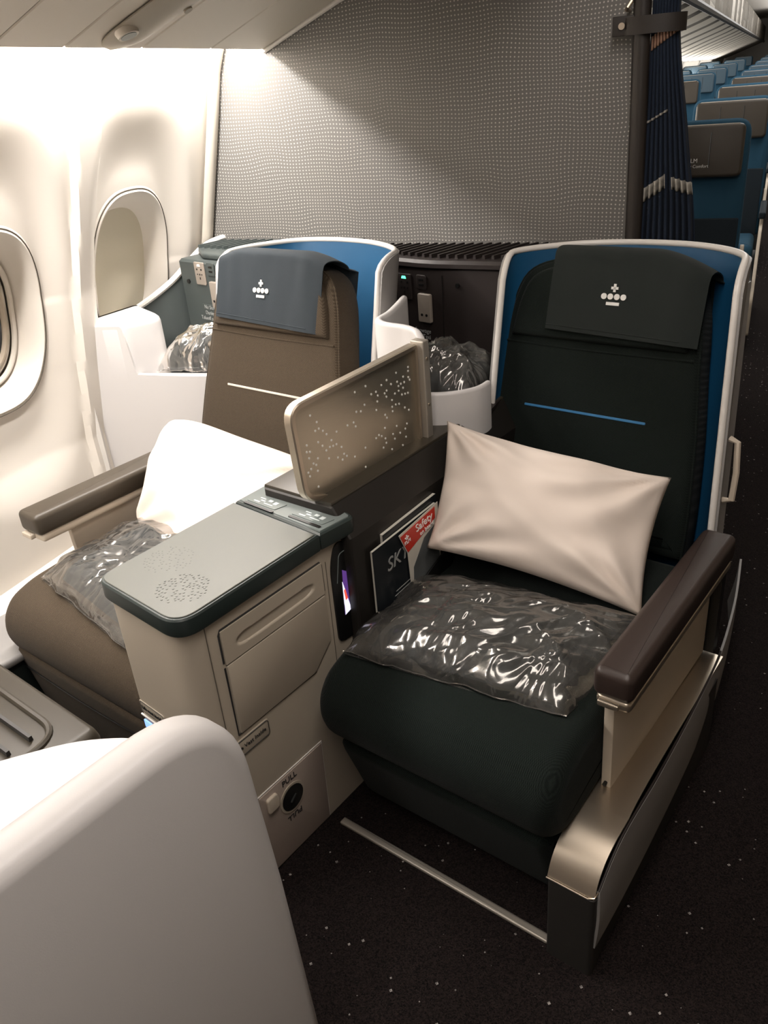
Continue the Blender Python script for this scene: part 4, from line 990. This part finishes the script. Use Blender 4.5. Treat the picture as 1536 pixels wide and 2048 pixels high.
for k, (x, y, i, colname) in enumerate(place):
    o = proto if k == 0 else copy_thing(proto)
    z = max(0, (y - 4.4) * .33 / 29.6)
    o.matrix_world = FA @ Matrix.Translation((x, y, z))
    br = (i < 4)
    if colname == 'aisle column' and i == 0: lab = 'nearest economy seat with brown lettered headrest and blue cloth beyond the curtain'
    else: lab = '%s economy seat %s back in the %s beyond the curtain' % ('brown headrest' if br else 'blue grey headrest', {'aisle column': ORD[i], 'middle column': ORD[i - 3], 'window column': ORD[i - 4]}[colname], colname)
    o['label'] = lab; o['group'] = 'economy seats beyond the curtain'
    if not br:
        for ch in [q for q in bpy.data.objects if q.parent == o and q.name.startswith('headrest')]:
            if not M.get('_h'):
                M['_h'] = ch.data.copy(); M['_h'].materials.clear(); M['_h'].materials.append(M['ecoblue2'])
            ch.data = M['_h']
# lettering on the nearest headrest
hd0 = [q for q in bpy.data.objects if q.parent == proto and q.name.startswith('headrest')][0]
ORG[hd0.name] = (Vector((0, 0, 0)), FA)
tl = Vector((0, .12, 1)).normalized(); nr = Vector((0, -1, .12)).normalized()
text(hd0, 'headrest_text', 'KLM', .026, Vector((.0, 0, .52)) + tl * .68 + nr * .0565, (1, 0, 0), tl, 'print')
text(hd0, 'headrest_text', 'Economy Comfort', .020, Vector((.0, 0, .52)) + tl * .655 + nr * .0565, (1, 0, 0), tl, 'print')
# economy bins and the centre bins
eb = thing('economy_overhead_bin', 'row of ribbed overhead bins above the economy window seats', 'overhead bin', (-1.2, 10, 1.7), FA)
EP = [(-1.85, 1.64), (-1.65, 1.70), (-1.20, 1.86), (-.86, 1.975), (-.72, 2.03), (-.70, 2.05), (-.70, 2.45), (-1.8, 2.5)]
part('bin_body', slab([(x, z + .006) for x, z in EP], [(0, 0), (30.8, 0)], (0, 2.85, 0), (1, 0, 0), (0, 0, 1), (0, 1, 0)), 'gap', eb)
yy = 2.85; k = 0
while yy < 32.4:
    L = 1.25; part('underside_panel', slab(EP, [(0, .05), (.12, .01), (.3, 0), (L - .3, 0), (L - .12, .01), (L - .02, .05)], (0, yy, 0), (1, 0, 0), (0, 0, 1), (0, 1, 0)), 'bin', eb, ang=20); yy += L
part('edge_strip', tube([(-.70, 2.9, 2.035), (-.70, 33.5, 2.035)], .034), 'legdark', eb)
cb = thing('centre_overhead_bin', 'cream centre overhead bins over the far economy aisle', 'overhead bin', (1.3, 12, 1.9), FA)
CP = [(.50, 2.15), (.62, 2.02), (1.0, 1.98), (1.9, 1.98), (2.2, 2.15), (2.2, 2.55), (.55, 2.55)]
yy = 2.85
while yy < 33:
    L = 1.1; part('bin_door', slab(CP, [(0, .01), (.02, 0), (L - .03, 0), (L - .01, .01)], (0, yy, 0), (1, 0, 0), (0, 0, 1), (0, 1, 0)), 'bin', cb, ang=20); yy += L

# ================================================================== FOREGROUND: row in front
fg = thing('front_row_shell', 'large pale shell panel of the row in front, nearest the viewer', 'seat shell', (-.70, .2, 0))
# upright panel: outline in Y,Z, thickness in X
po = rpoly([(-.60, 0), (-.60, .98), (.480, .972), (.505, .60), (.53, 0)], [0, 0, .13, 0, 0], 12)
part('side_panel', slab(po, rl(.066, .024, 6), (-.728, 0, 0), (0, 1, 0), (0, 0, 1), (1, 0, 0)), 'white', fg, ang=60)
def fb(u, v):
    a = spl([(-.715, .46, .82), (-.80, .455, .82), (-.90, .43, .80), (-1.02, .37, .76), (-1.25, .22, .66), (-1.4, .05, .56)], u)
    return (a.x, a.y - .62 * (1 - v) ** 1.0, a.z - .10 * (1 - v) - .03 * math.sin((1 - v) * math.pi) * 0)
part('shell_back', sheet(fb, 30, 20, -.02), 'white', fg, ang=60)
tr = thing('front_row_tray', 'taupe tray table top with raised ribs of the row in front', 'tray', (-1.35, .45, 0))
tp_ = rpoly([(-1.95, -.1), (-1.10, -.1), (-1.095, .455), (-1.115, .515), (-1.95, .53)], [0, 0, .01, .02, 0])
part('tray_body', slab(tp_, [(0, .02), (.50, .01), (.645, 0), (.66, .004), (.668, .014)], (0, 0, 0), (1, 0, 0), (0, 1, 0), (0, 0, 1)), 'taupe', tr, ang=50)
part('raised_border', tube([(x, y, .668) for x, y in rpoly([(-1.9, .27), (-1.16, .27), (-1.16, .465), (-1.9, .48)], .06, 8)], .007, n=8, closed=True), 'taupe', tr)
for k in range(4):
    part('rib', slab(rpoly([(-.004, 0), (.004, 0), (.003, .012), (-.003, .012)], 0), [(0, 0), (.68, 0)], (-1.87, .30 + .042 * k, .666), (0, 1, 0), (0, 0, 1), (1, .0, 0)), 'legdark', tr)
